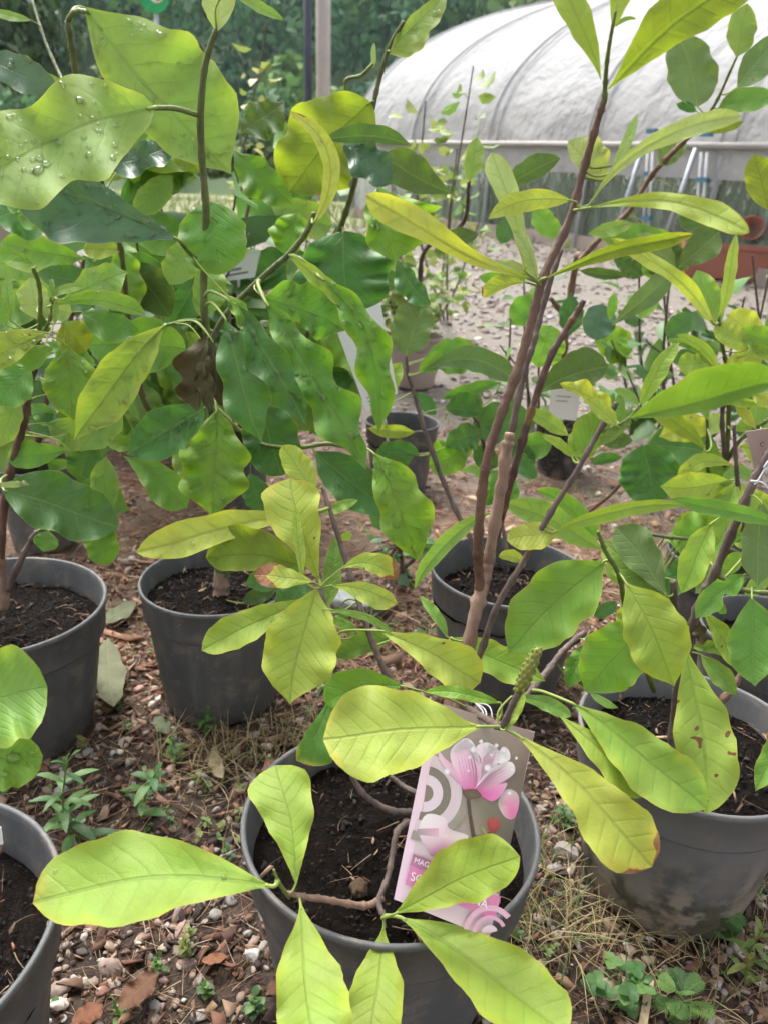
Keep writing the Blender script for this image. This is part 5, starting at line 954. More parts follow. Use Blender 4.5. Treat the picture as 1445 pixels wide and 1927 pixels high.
# ---------------------------------------------------------------- shrubs farther back, many small leaves each
def shrub(name, label, base, tops, n, llen, cols, group='shrubs at the back', spread=.10, seed=1, wet=False, mat=M_BARK_DARK, droop=.2):
    rgx = np.random.default_rng(seed); root = empty(name, tuple(base), label, 'shrub', group); Vv, Ff, Cc = [], [], []; k = 0
    for tp_ in tops:
        B = np.array(base, float) + rgx.normal(0, .015, 3) * (1, 1, 0); T = np.array(tp_, float); M_ = (B + T) / 2 + rgx.normal(0, .06, 3)
        C = spline([B, M_, T], 8); mk('stem', *tube(C, np.linspace(.007, .0022, len(C)), 7), mat, root)
        for i in range(n // len(tops)):
            f = rgx.uniform(.22, 1.0); c = C[min(len(C) - 1, int(f * (len(C) - 1)))]; d = rgx.normal(size=3) * (1, 1, .45); d[2] -= droop * rgx.random(); d /= np.linalg.norm(d)
            b = c + d * spread * rgx.uniform(.15, .9); L = llen * rgx.uniform(.6, 1.3); W = L * rgx.uniform(.26, .42); u = np.cross(d, rgx.normal(size=3) * (.4, .4, 1)); u /= np.linalg.norm(u) + 1e-9; nn = np.cross(d, u)
            V = [b, b + d * L * .3 + u * W * .85 + nn * W * .25, b + d * L * .65 + u * W * .75 + nn * W * .15, b + d * L - nn * L * .18, b + d * L * .65 - u * W * .75 + nn * W * .15, b + d * L * .3 - u * W * .85 + nn * W * .25, b + d * L * .33, b + d * L * .66 - nn * L * .04]
            Vv += V; Ff += [(k, k + 1, k + 6), (k + 1, k + 2, k + 7, k + 6), (k + 2, k + 3, k + 7), (k + 3, k + 4, k + 7), (k + 4, k + 5, k + 6, k + 7), (k + 5, k, k + 6)]; k += 8
            cl = np.array(cols[rgx.integers(len(cols))]) * rgx.uniform(.75, 1.25); Cc += [cl] * 8
    mk('foliage', Vv, Ff, M_WEED, root, col=np.array(Cc)); return root
G1, G2, G3 = (.10, .22, .05), (.16, .28, .06), (.26, .34, .08); DK = (.05, .11, .035)
def top(px, py, Y): return at(px, py, Y)
shrub('twiggy_shrub', 'thin honeysuckle with pale drooping flowers before the wooded hill', ong(520, 620, 0), [top(505, 40, 2.6), top(530, 190, 2.6), top(560, 330, 2.7)], 150, .05, [(.40, .40, .14), (.30, .38, .14), G3], spread=.07, seed=2)
shrub('twiggy_shrub', 'thin shrub with fresh leaf tips in front of the white tunnel', ong(830, 600, 0), [top(890, 125, 2.7), top(800, 190, 2.7), top(860, 280, 2.8), top(900, 420, 2.9)], 220, .06, [(.22, .30, .06), (.34, .40, .10), G2], spread=.09, seed=3)
shrub('bushy_shrub', 'light green small leaved shrub in the taupe pot', base_of('K'), [top(715, 430, base_of('K')[1]), top(700, 500, base_of('K')[1]), top(740, 470, base_of('K')[1] - .1), top(680, 540, base_of('K')[1] + .1), top(760, 520, base_of('K')[1])], 260, .06, [G2, G3, (.30, .36, .10)], seed=4)
shrub('bushy_shrub', 'small green shrub with drooping leaves right of the bare stems', ong(1190, 800, 0), [top(1150, 640, 2.1), top(1215, 640, 2.1), top(1180, 700, 2.0), top(1230, 690, 2.1)], 46, .085, [G1, G2, (.12, .25, .08)], spread=.12, seed=5)
shrub('bushy_shrub', 'thin dark shrub left of the tall pale stem in the middle', ong(990, 800, 0), [top(985, 520, 2.3), top(960, 600, 2.2), top(1010, 560, 2.3), top(940, 650, 2.2)], 44, .075, [G1, G2, DK], spread=.10, seed=6)
shrub('bushy_shrub', 'broad leaved green shrub before the terracotta trough at right', ong(1290, 860, 0), [top(1270, 420, 2.1), top(1330, 520, 2.0), top(1240, 470, 2.2), top(1200, 440, 2.2), top(1300, 610, 2.0)], 60, .11, [G1, (.09, .19, .06), G2], spread=.12, seed=7)
shrub('bushy_shrub', 'dark green shrub at the right edge below the trough', ong(1420, 820, 0), [top(1415, 480, 1.9), top(1445, 520, 1.9), top(1400, 560, 1.9), top(1440, 620, 1.8)], 60, .10, [DK, G1, (.07, .16, .06)], spread=.12, seed=8)
shrub('bushy_shrub', 'reddish twiggy shrub between the posts and the dark broad leaf', ong(540, 640, 0), [top(500, 400, 2.5), top(560, 370, 2.6), top(600, 400, 2.6), top(480, 460, 2.4), top(590, 330, 2.7)], 110, .06, [G1, G2, (.22, .10, .05), G3], spread=.12, seed=9)
shrub('bushy_shrub', 'grey green bush seen low behind the far left stems', ong(190, 600, 0), [top(130, 440, 2.4), top(180, 420, 2.4), top(90, 470, 2.4), top(230, 430, 2.5)], 300, .035, [(.16, .19, .10), (.20, .22, .12)], spread=.14, seed=10)
shrub('bushy_shrub', 'dense dark shrub filling the shade behind the left plants', ong(220, 740, 0), [top(150, 540, 1.75), top(250, 520, 1.8), top(330, 560, 1.8), top(100, 640, 1.7), top(300, 660, 1.7), top(420, 560, 1.85), top(400, 680, 1.75)], 170, .13, [DK, G1, (.06, .14, .05)], spread=.16, seed=11)
shrub('bushy_shrub', 'dark leafy shrub between the left plants and the large leaved magnolia', ong(330, 800, 0), [top(290, 330, 1.8), top(350, 420, 1.8), top(450, 330, 1.8), top(470, 440, 1.8), top(250, 400, 1.8)], 110, .14, [DK, G1, (.06, .15, .06), G2], spread=.16, seed=12)
shrub('bushy_shrub', 'low dark seedling clump beside the pot with the thin leaning stem', ong(740, 1085, 0), [top(720, 1020, 1.3), top(760, 1010, 1.3), top(690, 1040, 1.3)], 60, .035, [DK, G1], spread=.06, seed=13)
# ================================================================== TAGS AND LABELS
def print_mat(name, rough=.35):
    m, nt, out = new_mat(name); g = N(nt); nt.links.new(g.bsdf(g.attr('Col', out='Color'), rough), out.inputs['Surface']); return m
M_PRINT = print_mat('printed_card')
def card_mat(name, c, rough=.35): return simple(name, c, rough, 30, .04)
TRp = at(1005, 1377, .590); BRp = onz(920, 1765, .253)
best = None
for Yq in np.arange(.45, .75, .001):
    q_ = at(817, 1325, Yq); e_ = abs((q_ - TRp) @ (BRp - TRp)) / np.linalg.norm(q_ - TRp)
    if best is None or e_ < best[0]: best = (e_, q_)
TLp = best[1]; BLp = TLp + BRp - TRp; Nq = np.cross(TRp - TLp, BRp - TRp); dq = ray(741, 1692); BLp = CAMP + dq * (((TLp - CAMP) @ Nq) / (dq @ Nq))
U_ = (TRp - TLp) / np.linalg.norm(TRp - TLp); D_ = (BRp - TRp) - U_ * ((BRp - TRp) @ U_); D_ /= np.linalg.norm(D_); Nn = np.cross(U_, D_); Nn *= -1 if Nn @ (CAMP - TLp) < 0 else 1
def on_tag(zx, zy, lift):                        # a spot of the printed picture, on the card's own plane
    d = ray(720 + np.asarray(zx, float) / 4.013, 1300 + np.asarray(zy, float) / 4.013); s = ((TLp - CAMP) @ Nn) / (d @ Nn); return CAMP + d * s[..., None] + Nn * lift
tagr = empty('plant_tag', TRp, 'pink picture tag of a magnolia flower leaning in the front pot', 'tag')
cs = [TLp, TRp, BRp, BLp]; V = [c + Nn * .0003 for c in cs] + [c - Nn * .0003 for c in cs]
mk('card', V, [(0, 1, 2, 3), (7, 6, 5, 4), (0, 4, 5, 1), (1, 5, 6, 2), (2, 6, 7, 3), (3, 7, 4, 0)], card_mat('pale_pink_card', (.74, .54, .63)), tagr, False)
PV, PF, PCc = [], [], []; lay = .00045
def poly(pts, cols, fan=None):
    """a printed shape: outline in picture coordinates, one colour or one per corner, fan = colour of its middle"""
    global lay
    lay += .00006; pts = np.array(pts, float); n = len(pts); k = sum(len(x) for x in PV); c = np.array(cols, float); c = np.repeat(c[None], n, 0) if c.ndim == 1 else c
    if fan is None: fan = c.mean(0)
    PV.append(np.concatenate([on_tag(pts[:, 0], pts[:, 1], lay), on_tag(*pts.mean(0)[:, None], lay)])); PCc.append(np.concatenate([c, np.array(fan, float)[None]]))
    PF.extend([(k + i, k + (i + 1) % n, k + n) for i in range(n)])
def ring(cx, cy, r0, r1, col, a0=-90, a1=90, sy=1.05):
    a = np.radians(np.linspace(a0, a1, 26) + 13); o_ = [(cx + r1 * math.cos(t), cy + r1 * sy * math.sin(t)) for t in a]; i_ = [(cx + r0 * math.cos(t), cy + r0 * sy * math.sin(t)) for t in a]
    global lay
    lay += .00006; P_ = np.array(o_ + i_); k = sum(len(x) for x in PV); n = len(a); PV.append(on_tag(P_[:, 0], P_[:, 1], lay)); PCc.append(np.repeat(np.array(col, float)[None], 2 * n, 0))
    PF.extend([(k + i, k + i + 1, k + n + i + 1, k + n + i) for i in range(n - 1)])
def smoothpoly(pts, cols, fan=None):
    P_ = np.array(pts, float); C_ = np.array(cols, float); C_ = np.repeat(C_[None], len(P_), 0) if C_.ndim == 1 else C_
    Q = np.c_[P_, C_]; Q = np.concatenate([Q, Q[:1]]); S_ = spline(np.concatenate([Q[-2:-1], Q, Q[1:2]]), 4)[4:-4]; poly(S_[:-1, :2], np.clip(S_[:-1, 2:], 0, 1), fan)
poly([(455, 100), (800, 205), (1140, 313), (1085, 560), (1030, 830), (960, 1160), (880, 1535), (540, 1420), (212, 1290), (300, 860), (380, 480)],
     [(.34, .27, .23), (.32, .25, .21), (.26, .19, .16), (.17, .12, .10), (.15, .12, .09), (.10, .08, .06), (.25, .16, .16), (.55, .40, .46), (.62, .50, .54), (.50, .40, .42), (.34, .30, .24)], (.22, .19, .13))
smoothpoly([(870, 830), (930, 745), (1010, 770), (1025, 860), (990, 960), (930, 960), (885, 900)], [(.45, .36, .34), (.60, .50, .50), (.52, .42, .42), (.62, .25, .38), (.66, .14, .32), (.60, .30, .40), (.55, .45, .43)], (.68, .22, .40))
P_, D1 = (.66, .54, .60), (.20, .17, .13)
ring(318, 772, 0, 62, D1, -96, 84); ring(318, 772, 62, 135, P_, -96, 84); ring(318, 772, 135, 196, (.19, .16, .12), -92, 92); ring(318, 772, 196, 278, (.60, .48, .52), -92, 96); ring(318, 772, 278, 345, (.30, .26, .22), 10, 96)
smoothpoly([(270, 1060), (330, 930), (470, 960), (500, 1040), (640, 1090), (600, 1140), (470, 1190), (380, 1250), (330, 1190)], [(.72, .60, .65), (.74, .66, .66), (.70, .56, .62), (.68, .48, .56), (.72, .62, .65), (.70, .55, .60), (.55, .22, .38), (.40, .10, .26), (.56, .34, .44)], (.74, .56, .64))
poly([(252, 1085), (258, 1040), (420, 1035), (420, 1100)], [(.30, .24, .26), (.34, .28, .28), (.66, .34, .46), (.70, .42, .52)])
poly([(650, 800), (630, 820), (640, 930), (668, 1110), (700, 1110), (668, 930), (656, 820)], (.10, .06, .045)); poly([(670, 1090), (760, 1085), (800, 1060), (815, 1075), (770, 1115), (670, 1140)], (.09, .06, .045))
smoothpoly([(795, 1040), (785, 980), (810, 960), (830, 975), (850, 945), (868, 985), (885, 1000), (870, 1040), (845, 1070), (815, 1072)], [(.30, .03, .03), (.35, .05, .04), (.42, .08, .05), (.36, .05, .04), (.45, .10, .07), (.38, .05, .04), (.35, .05, .04), (.28, .03, .03), (.22, .03, .02), (.24, .03, .02)], (.40, .06, .05))
smoothpoly([(735, 1030), (760, 1032), (785, 1075), (765, 1080)], (.33, .28, .10)); smoothpoly([(790, 1090), (850, 1085), (845, 1110), (805, 1112)], (.36, .28, .10))
PKL, PKM, PKD = (.78, .62, .68), (.70, .38, .52), (.60, .12, .32)
smoothpoly([(415, 450), (470, 510), (540, 572), (582, 640), (590, 705), (540, 660), (470, 580), (430, 530)], [(.70, .48, .56), PKM, (.66, .40, .50), PKM, (.62, .26, .42), (.66, .36, .48), (.70, .50, .58), (.70, .5, .58)])
smoothpoly([(735, 775), (850, 715), (935, 695), (890, 785), (825, 832), (765, 808)], [PKD, (.72, .30, .50), (.70, .42, .52), (.68, .22, .44), (.66, .16, .40), PKD], (.70, .18, .44))
smoothpoly([(700, 725), (755, 645), (850, 565), (955, 532), (995, 585), (970, 640), (860, 712), (745, 772)], [PKD, (.66, .25, .42), (.74, .56, .62), (.80, .72, .74), (.80, .72, .74), (.74, .58, .64), (.68, .36, .48), PKD], (.74, .50, .60))
smoothpoly([(872, 460), (920, 425), (952, 460), (955, 515), (905, 545), (868, 540)], (.80, .73, .74), (.82, .78, .78))
smoothpoly([(700, 425), (780, 388), (838, 420), (885, 470), (868, 545), (795, 625), (705, 705), (732, 610), (738, 520)], [(.78, .66, .70), (.82, .75, .77), (.82, .74, .76), (.80, .72, .74), (.76, .60, .66), (.72, .42, .54), (.68, .20, .42), (.70, .36, .50), (.74, .54, .62)], (.74, .50, .60))
smoothpoly([(508, 455), (560, 390), (635, 358), (695, 425), (738, 560), (728, 655), (692, 742), (605, 742), (565, 640), (518, 545)], [(.76, .58, .65), PKL, (.80, .68, .73), (.77, .60, .67), (.74, .52, .62), (.70, .34, .50), (.62, .13, .34), (.62, .16, .36), (.70, .38, .52), (.75, .54, .63)], (.72, .42, .57))
def stroke(pts, w, col):
    P_ = spline(np.array(pts, float), 5); T_ = np.gradient(P_, axis=0); T_ /= np.linalg.norm(T_, axis=1)[:, None]; n_ = np.stack([-T_[:, 1], T_[:, 0]], 1); ww = (w * np.sin(np.linspace(.25, 2.9, len(P_))))[:, None]; poly(np.concatenate([P_ + n_ * ww, (P_ - n_ * ww)[::-1]]), col)
for k3 in range(6): stroke([(625 + 14 * k3, 735), (585 + 24 * k3, 600), (560 + 22 * k3, 450 + 8 * abs(k3 - 3))], 2.2, (.60, .24, .42))
for k3 in range(5): stroke([(715 + 8 * k3, 735 + 6 * k3), (790 + 10 * k3, 645 + 18 * k3), (930 + 8 * k3, 560 + 22 * k3)], 2.0, (.66, .36, .48))
for k3 in range(4): stroke([(712 + 6 * k3, 690 - 10 * k3), (760 + 16 * k3, 590 - 8 * k3), (765 + 28 * k3, 420 + 12 * k3)], 2.0, (.70, .48, .57))
stroke([(508, 455), (560, 392), (635, 360), (695, 427), (737, 560)], 3.0, (.84, .76, .80)); stroke([(737, 560), (728, 655), (692, 742)], 3.0, (.78, .56, .66)); stroke([(700, 725), (755, 645), (850, 565), (955, 533)], 3.0, (.85, .78, .80)); stroke([(740, 510), (800, 400), (885, 470)], 2.6, (.86, .80, .82))
smoothpoly([(600, 750), (690, 740), (740, 785), (720, 805), (640, 815), (610, 790)], (.10, .06, .03), (.16, .10, .05))
for cx, cy, r in [(678, 442, 24), (648, 500, 15), (785, 578, 28), (968, 590, 22), (908, 445, 26), (480, 605, 24), (640, 600, 10), (735, 380, 16), (948, 768, 15), (1000, 505, 12), (812, 480, 12), (850, 410, 16)]:
    poly([(cx + r * math.cos(a), cy + r * math.sin(a)) for a in np.linspace(0, 6.283, 14)[:-1]], (.66, .56, .58), (.82, .78, .79))
poly([(228, 1225), (470, 1310), (760, 1410), (745, 1480), (200, 1310)], [(.36, .14, .24), (.38, .15, .25), (.34, .13, .22), (.42, .16, .28), (.42, .17, .30)])
poly([(203, 1312), (882, 1548), (842, 1716), (166, 1455)], [(.60, .19, .36), (.62, .20, .38), (.60, .16, .34), (.60, .20, .38)])
ring(800, 1820, 0, 60, (.72, .55, .62), 170, 330); ring(800, 1820, 100, 128, (.66, .34, .48), 170, 322); ring(800, 1820, 160, 200, (.68, .38, .52), 176, 308)
mk('printed_picture', np.concatenate(PV), PF, M_PRINT, tagr, False, col=np.concatenate(PCc))
def lettering(text, p0, p1, root, mat, Nv, Dv, lift, name='lettering'):
    """flat letters from p0 to p1 (both in space), standing up against the direction Dv"""
    cu = bpy.data.curves.new('t', 'FONT'); cu.body = text; cu.size = 1.0; to = bpy.data.objects.new('t', cu); COL.objects.link(to)
    bpy.context.view_layer.update(); me = to.to_mesh(); V = np.array([v.co[:] for v in me.vertices]); F = [tuple(p.vertices) for p in me.polygons]; to.to_mesh_clear(); bpy.data.objects.remove(to); bpy.data.curves.remove(cu)
    x0, x1 = V[:, 0].min(), V[:, 0].max(); u = (p1 - p0); W = np.linalg.norm(u); u = u / W; s = W / (x1 - x0)
    P = p0 + np.outer((V[:, 0] - x0) * s, u) - np.outer(V[:, 1] * s, Dv) + Nv * lift
    mk(name, P, F, mat, root, False)
M_LETTER = simple('white_print', (.85, .80, .83), .4)
lettering('MAGNOLIA', on_tag(232, 1290, 0), on_tag(500, 1385, 0), tagr, M_LETTER, Nn, D_, lay + .0003)
lettering('SOULANGEANA', on_tag(203, 1418, 0), on_tag(780, 1638, 0), tagr, M_LETTER, Nn, D_, lay + .0003)
# its white tie
A0 = at(893, 1322, .63)
for dx, dy_ in ((0, 0), (8, 4), (22, 10)):
    B0 = at(905 + dx, 1362 + dy_, .592); MB().tube(spline([A0, (A0 + B0) / 2 + np.array((.004, -.004, .004 + .0004 * dx)), B0], 6), .0007, 6).build('tie_string', M_WHITE, tagr, True)
M_CARDW = card_mat('white_label_plastic', (.78, .78, .77)); M_CARDG = card_mat('grey_label_plastic', (.42, .46, .44)); M_CARDB = card_mat('pink_brown_label', (.42, .30, .27)); M_INK = simple('grey_ink', (.20, .21, .22), .6)
def label(quad, Ys, mat, text, lines=0, stake=None, icons=None, grp='plant labels'):
    P = [at(x, y, Y) for (x, y), Y in zip(quad, Ys)]; root = empty('plant_label', P[3], text, 'label', grp); u = P[1] - P[0]; d = P[3] - P[0]; n = np.cross(u, d); n /= np.linalg.norm(n); n *= -1 if n @ (CAMP - P[0]) < 0 else 1
    V = [p + n * .0004 for p in P] + [p - n * .0004 for p in P]; mk('card', V, [(0, 1, 2, 3), (7, 6, 5, 4), (0, 4, 5, 1), (1, 5, 6, 2), (2, 6, 7, 3), (3, 7, 4, 0)], mat, root, False)
    if lines:
        mb = MB()
        for (u0, u1, v, h) in lines: 
            q = [P[0] + u * a + d * b + n * .0008 for a, b in ((u0, v), (u1, v), (u1, v + h), (u0, v + h))]; mb.add(q, [(0, 1, 2, 3)])
        mb.build('printed_lines', M_INK, root)
    if icons:
        mb = MB()
        for (uu, vv, kind) in icons:
            c = P[0] + u * uu + d * vv + n * .0009; r = .07 * np.linalg.norm(u); e1, e2 = u / np.linalg.norm(u), d / np.linalg.norm(d)
            if kind == 'star':
                pts = [c + (r * (1 if i % 2 else .45)) * (math.cos(i * math.pi / 8) * e1 + math.sin(i * math.pi / 8) * e2) for i in range(16)]; mb.add(pts, [tuple(range(16))])
            elif kind == 'tri': mb.add([c - e2 * r, c + e2 * r * .6 + e1 * r, c + e2 * r * .6 - e1 * r, c - e2 * r * .6, c + e2 * r * .4 + e1 * r * .65, c + e2 * r * .4 - e1 * r * .65], [(0, 1, 4, 3), (1, 2, 5, 4), (2, 0, 3, 5)])
            else:
                mb.add([c + r * f * (math.cos(i * .3927) * e1 + math.sin(i * .3927) * e2) for f in (.9, .65) for i in range(int(kind), 16)], [(i, i + 1, i + 1 + 16 - int(kind), i + 16 - int(kind)) for i in range(15 - int(kind))])
        mb.build('printed_icons', M_INK if mat is not M_CARDB else simple('maroon_ink', (.16, .05, .05), .6), root)
    if stake is not None: MB().tube([P[3] * .5 + P[2] * .5, np.array(stake)], .003, 6).build('stake', mat, root, True)
    return root
label([(424, 482), (492, 470), (480, 522), (420, 530)], [1.9] * 4, M_CARDW, 'white label behind the long green branch in the middle left', [(.15, .5, .55, .10), (.12, .7, .75, .08)], ong(452, 720, 0))
label([(186, 521), (204, 522), (206, 628), (173, 634)], [1.42] * 4, M_CARDG, 'narrow greyish translucent label hanging among the far left leaves', [(.3, .8, .1, .015), (.3, .8, .3, .012), (.25, .8, .5, .012), (.25, .8, .6, .012)], onz(190, 800, 0))
label([(628, 606), (716, 570), (748, 740), (690, 775)], [1.22, 1.22, 1.20, 1.20], M_CARDW, 'large white label with small care symbols behind the longest wavy leaf', [(.1, .8, .86, .01), (.1, .7, .90, .01), (.1, .75, .94, .01)], onz(740, 900, 0), [(.25, .62, 'tri'), (.62, .68, 'star'), (.3, .78, '3')])
label([(1040, 700), (1096, 704), (1084, 792), (1030, 786)], [base_of('J')[1] - .16] * 4, M_CARDW, 'white label stuck in the black pot behind the bare stems', [(.2, .7, .5, .02), (.2, .6, .6, .02)], onz(1056, 800, .12))
label([(1402, 812), (1480, 800), (1478, 905), (1420, 888)], [.82] * 4, M_CARDB, 'pinkish brown label with round symbols tied at the right edge', 0, None, [(.32, .36, '3'), (.62, .36, '3'), (.32, .62, '3'), (.62, .62, '3')])
label([(-40, 1560), (3, 1556), (7, 1588), (-36, 1596)], [.50] * 4, M_CARDW, 'corner of a white label in the bottom left pot', 0)
st_ = empty('string_tie', at(1428, 900, .79), 'knotted white string round the dark stem at the right edge', 'string')
for k_, pts in enumerate([[(1412, 905), (1432, 908), (1450, 925)], [(1440, 880), (1425, 905), (1418, 912)], [(1436, 880), (1446, 868), (1440, 892)]]):
    MB().tube(spline([at(x, y, .782) for x, y in pts], 6), .0012, 6).build('string', M_WHITE, st_, True)

# ================================================================== WEEDS AND ODDMENTS
def strip_leaf(b, d, up, L, W, bend, col, mb, seg=6):
    d = d / np.linalg.norm(d); u = np.cross(d, up); u /= np.linalg.norm(u) + 1e-9; n_ = np.cross(u, d); V = []
    for i in range(seg + 1):
        t = i / seg; c = b + d * L * t - np.array((0, 0, 1)) * bend * L * t * t; w = W * math.sin(math.pi * min(.999, .04 + .94 * t)) ** .8; V += [c - u * w + n_ * w * .25, c, c + u * w + n_ * w * .25]
    k = mb['n']; mb['V'] += V; mb['C'] += [col] * len(V); mb['n'] += len(V); mb['F'] += [(k + 3 * i + j, k + 3 * i + j + 1, k + 3 * i + 4 + j, k + 3 * i + 3 + j) for i in range(seg) for j in (0, 1)]
def weed(px, py, h, nl, L, W, cols, label_, tiers=True, lean=(0, 0), kind='lance', grp='weeds in the gravel', seed=0, name='weed'):
    rgw = np.random.default_rng(seed + int(px)); B = onz(px, py, 0.0); root = empty(name, B, label_, 'weed', grp); T = B + np.array((lean[0], lean[1], h)); C = spline([B, (B + T) / 2 + rgw.normal(0, .006, 3), T], 6)
    mk('stem', *tube(C, np.linspace(.0018, .0009, len(C)), 6), M_GREEN_STEM, root); mb = dict(V=[], F=[], C=[], n=0)
    for i in range(nl):
        f = .12 + .88 * (i + .5) / nl; c = C[int(f * (len(C) - 1))]; a = i * 2.39996 + rgw.uniform(-.3, .3); el = rgw.uniform(.15, .9) if f < .9 else rgw.uniform(.9, 1.3); d = np.array((math.cos(a) * math.cos(el), math.sin(a) * math.cos(el), math.sin(el))); col = np.array(cols[rgw.integers(len(cols))]) * rgw.uniform(.8, 1.2); s = rgw.uniform(.75, 1.15) * (1 - .35 * f)
        if kind == 'lance': strip_leaf(c, d, np.array((0, 0, 1.)), L * s, W * s, .35, col, mb)
        elif kind == 'clover':
            q = c + d * L * .9; 
            for k3 in range(3): a3 = a + k3 * 2.094; strip_leaf(q, np.array((math.cos(a3), math.sin(a3), .15)), np.array((0, 0, 1.)), W * 2.1, W * 1.05, .1, col, mb, 5)
            strip_leaf(c, d, np.array((0, 0, 1.)), L * .92, .0007, .0, col, mb, 3)
        else:
            strip_leaf(c, d, np.array((0, 0, 1.)), L * s, .0008, .3, col, mb, 5)
            for j in range(9):
                t = .2 + .8 * j / 9; q = c + d * L * s * t - np.array((0, 0, .3 * L * s * t * t)); sd_ = np.cross(d, (0, 0, 1)); 
                for sg in (-1, 1): strip_leaf(q, sd_ * sg + d * .6, np.array((0, 0, 1.)), L * .28 * math.sin(math.pi * (t * .9 + .08)) + .002, .0013, .1, col, mb, 3)
    o = mk('leaves', np.array(mb['V']), mb['F'], M_WEED, root, col=np.array(mb['C'])); return root
W1 = [(.06, .15, .04), (.09, .19, .05), (.12, .23, .06)]; W2 = [(.10, .20, .05), (.15, .27, .06), (.07, .15, .04)]
weed(150, 1590, .155, 22, .062, .0075, W1, 'upright willow leaved weed growing beside the left pot', seed=1)
weed(262, 1540, .085, 12, .05, .0085, W1, 'leaning narrow leaved weed in the gravel right of the taller one', lean=(.03, .0), seed=2)
weed(330, 1440, .05, 14, .03, .005, W2, 'low loose weed in front of the pot left of centre', seed=3)
weed(395, 1380, .05, 12, .03, .006, W1, 'small weed against the foot of the pot left of centre', seed=4)
weed(1145, 1905, .030, 11, .034, .0062, W1, 'clump of clover at the bottom edge, right of the front pot', kind='clover', seed=5)
weed(1205, 1900, .04, 11, .026, .007, W1, 'broad leaved weed beside the clover at the bottom edge', seed=6)
weed(1345, 1765, .06, 12, .05, .002, W1, 'feathery yarrow at the foot of the weathered pot', kind='fern', seed=7)
weed(1255, 1920, .05, 11, .05, .002, W2, 'feathery yarrow at the bottom edge right of the wooden stick', kind='fern', seed=8)
weed(1400, 1860, .10, 16, .035, .0045, [(.20, .26, .06), (.28, .30, .08), (.14, .22, .05)], 'yellowish wiry weed in the bottom right corner', seed=9)
weed(215, 1900, .02, 6, .016, .005, W2, 'tiny seedling with round leaves near the bottom left pot', seed=10)
weed(303, 1825, .022, 12, .015, .0045, W2, 'small round seedling in the gravel below the long yellow leaf', seed=11)
weed(385, 1875, .02, 12, .016, .0045, W2, 'small leafy seedling in the gravel left of the front pot', seed=12)
weed(352, 1800, .03, 14, .016, .005, [(.16, .2, .05), (.24, .24, .06)], 'yellowing seedling under the long yellow leaf', seed=13)
weed(480, 1905, .03, 12, .02, .006, W1, 'dark seedling tucked against the left side of the front pot', seed=14)
weed(690, 1120, .03, 12, .03, .006, W1, 'green weed beyond the yellow rosette in the middle', seed=15)
weed(760, 1090, .04, 14, .035, .007, W1, 'dark green weed left of the pot behind the bare stems', seed=16)
weed(800, 1220, .05, 8, .06, .004, W1, 'grassy weed beside the pot behind the bare stems', seed=17)
weed(1050, 1560, .04, 14, .03, .005, W1, 'green weed between the front pot and the weathered pot', seed=18)
weed(20, 1490, .04, 14, .025, .006, W2, 'light green weed between the two left pots', seed=19)
# ground cover of tiny seedlings and dry grass
rg = np.random.default_rng(77); mb = dict(V=[], F=[], C=[], n=0)
sp_ = spots(260, -.8, 1.0, .35, 1.5, rg, lambda x, y: 1.0 if mnoise.noise(Vector((x * 4, y * 4, 5))) > .12 else .05)
for p_ in sp_:
    col = np.array([(.08, .17, .04), (.14, .22, .05), (.20, .24, .06)][rg.integers(3)])
    for i in range(rg.integers(4, 9)):
        a = rg.uniform(0, 6.283); L = rg.uniform(.006, .016); strip_leaf(p_ + np.array((0, 0, rg.uniform(.002, .02))), np.array((math.cos(a), math.sin(a), rg.uniform(.2, 1))), np.array((0, 0, 1.)), L, L * .28, .3, col * rg.uniform(.8, 1.2), mb, 3)
tag(mk('seedlings', np.array(mb['V']), mb['F'], M_WEED, col=np.array(mb['C'])), 'tiny green seedlings dotted between the stones', 'seedlings', kind='stuff')
Vs, Fs, Cs = [], [], []; base = 0
for (gx_, gy_, n, L, sx, green) in [(1010, 1690, 60, .10, .06, .4), (1060, 1640, 50, .10, .06, .5), (985, 1740, 45, .08, .05, .2), (1240, 1820, 70, .06, .10, .2), (1400, 1800, 90, .08, .10, .35), (1110, 1780, 90, .06, .06, .2), (430, 1430, 150, .07, .06, .0), (560, 1380, 120, .06, .05, .0), (880, 1240, 60, .07, .04, .5), (660, 1190, 90, .07, .06, .3), (1120, 940, 120, .05, .10, .4), (1240, 990, 120, .05, .10, .2), (1330, 870, 100, .05, .1, .3), (860, 790, 150, .05, .10, .6), (1440, 1620, 70, .10, .05, .3)]:
    c = ong(gx_, gy_, 0.0); p = c + np.stack([rg.normal(0, sx, n), rg.normal(0, sx * .7, n), np.zeros(n)], 1); cols = pal(n, [(.42, .34, .18), (.34, .26, .12), (.14, .22, .05)], [1 - green, (1 - green) * .7, green + .02], rg)
    addset(*blades(p, rg.uniform(.35, 1.15, n) * L, rg, cols, .0012, 1.2, .85))
tag(mk('dry_grass', np.concatenate(Vs), np.concatenate(Fs), M_WEED, col=np.concatenate(Cs)), 'straw coloured dry grass in wisps between the pots', 'grass', kind='stuff')
Vs, Fs, Cs = [], [], []; base = 0
n = 5200; xx = rg.uniform(-6, 7, n); yy = rg.uniform(7.0, 16, n); p = np.stack([xx, yy, gz(yy)], 1); addset(*blades(p, rg.uniform(.05, .22, n), rg, pal(n, [(.16, .20, .06), (.30, .27, .13), (.11, .17, .05)], [2, 2, 2], rg), .010, 1.2, .7))
tag(mk('field_grass', np.concatenate(Vs), np.concatenate(Fs), M_WEED, col=np.concatenate(Cs)), 'rough grass of the field beyond the chippings', 'grass', kind='stuff')
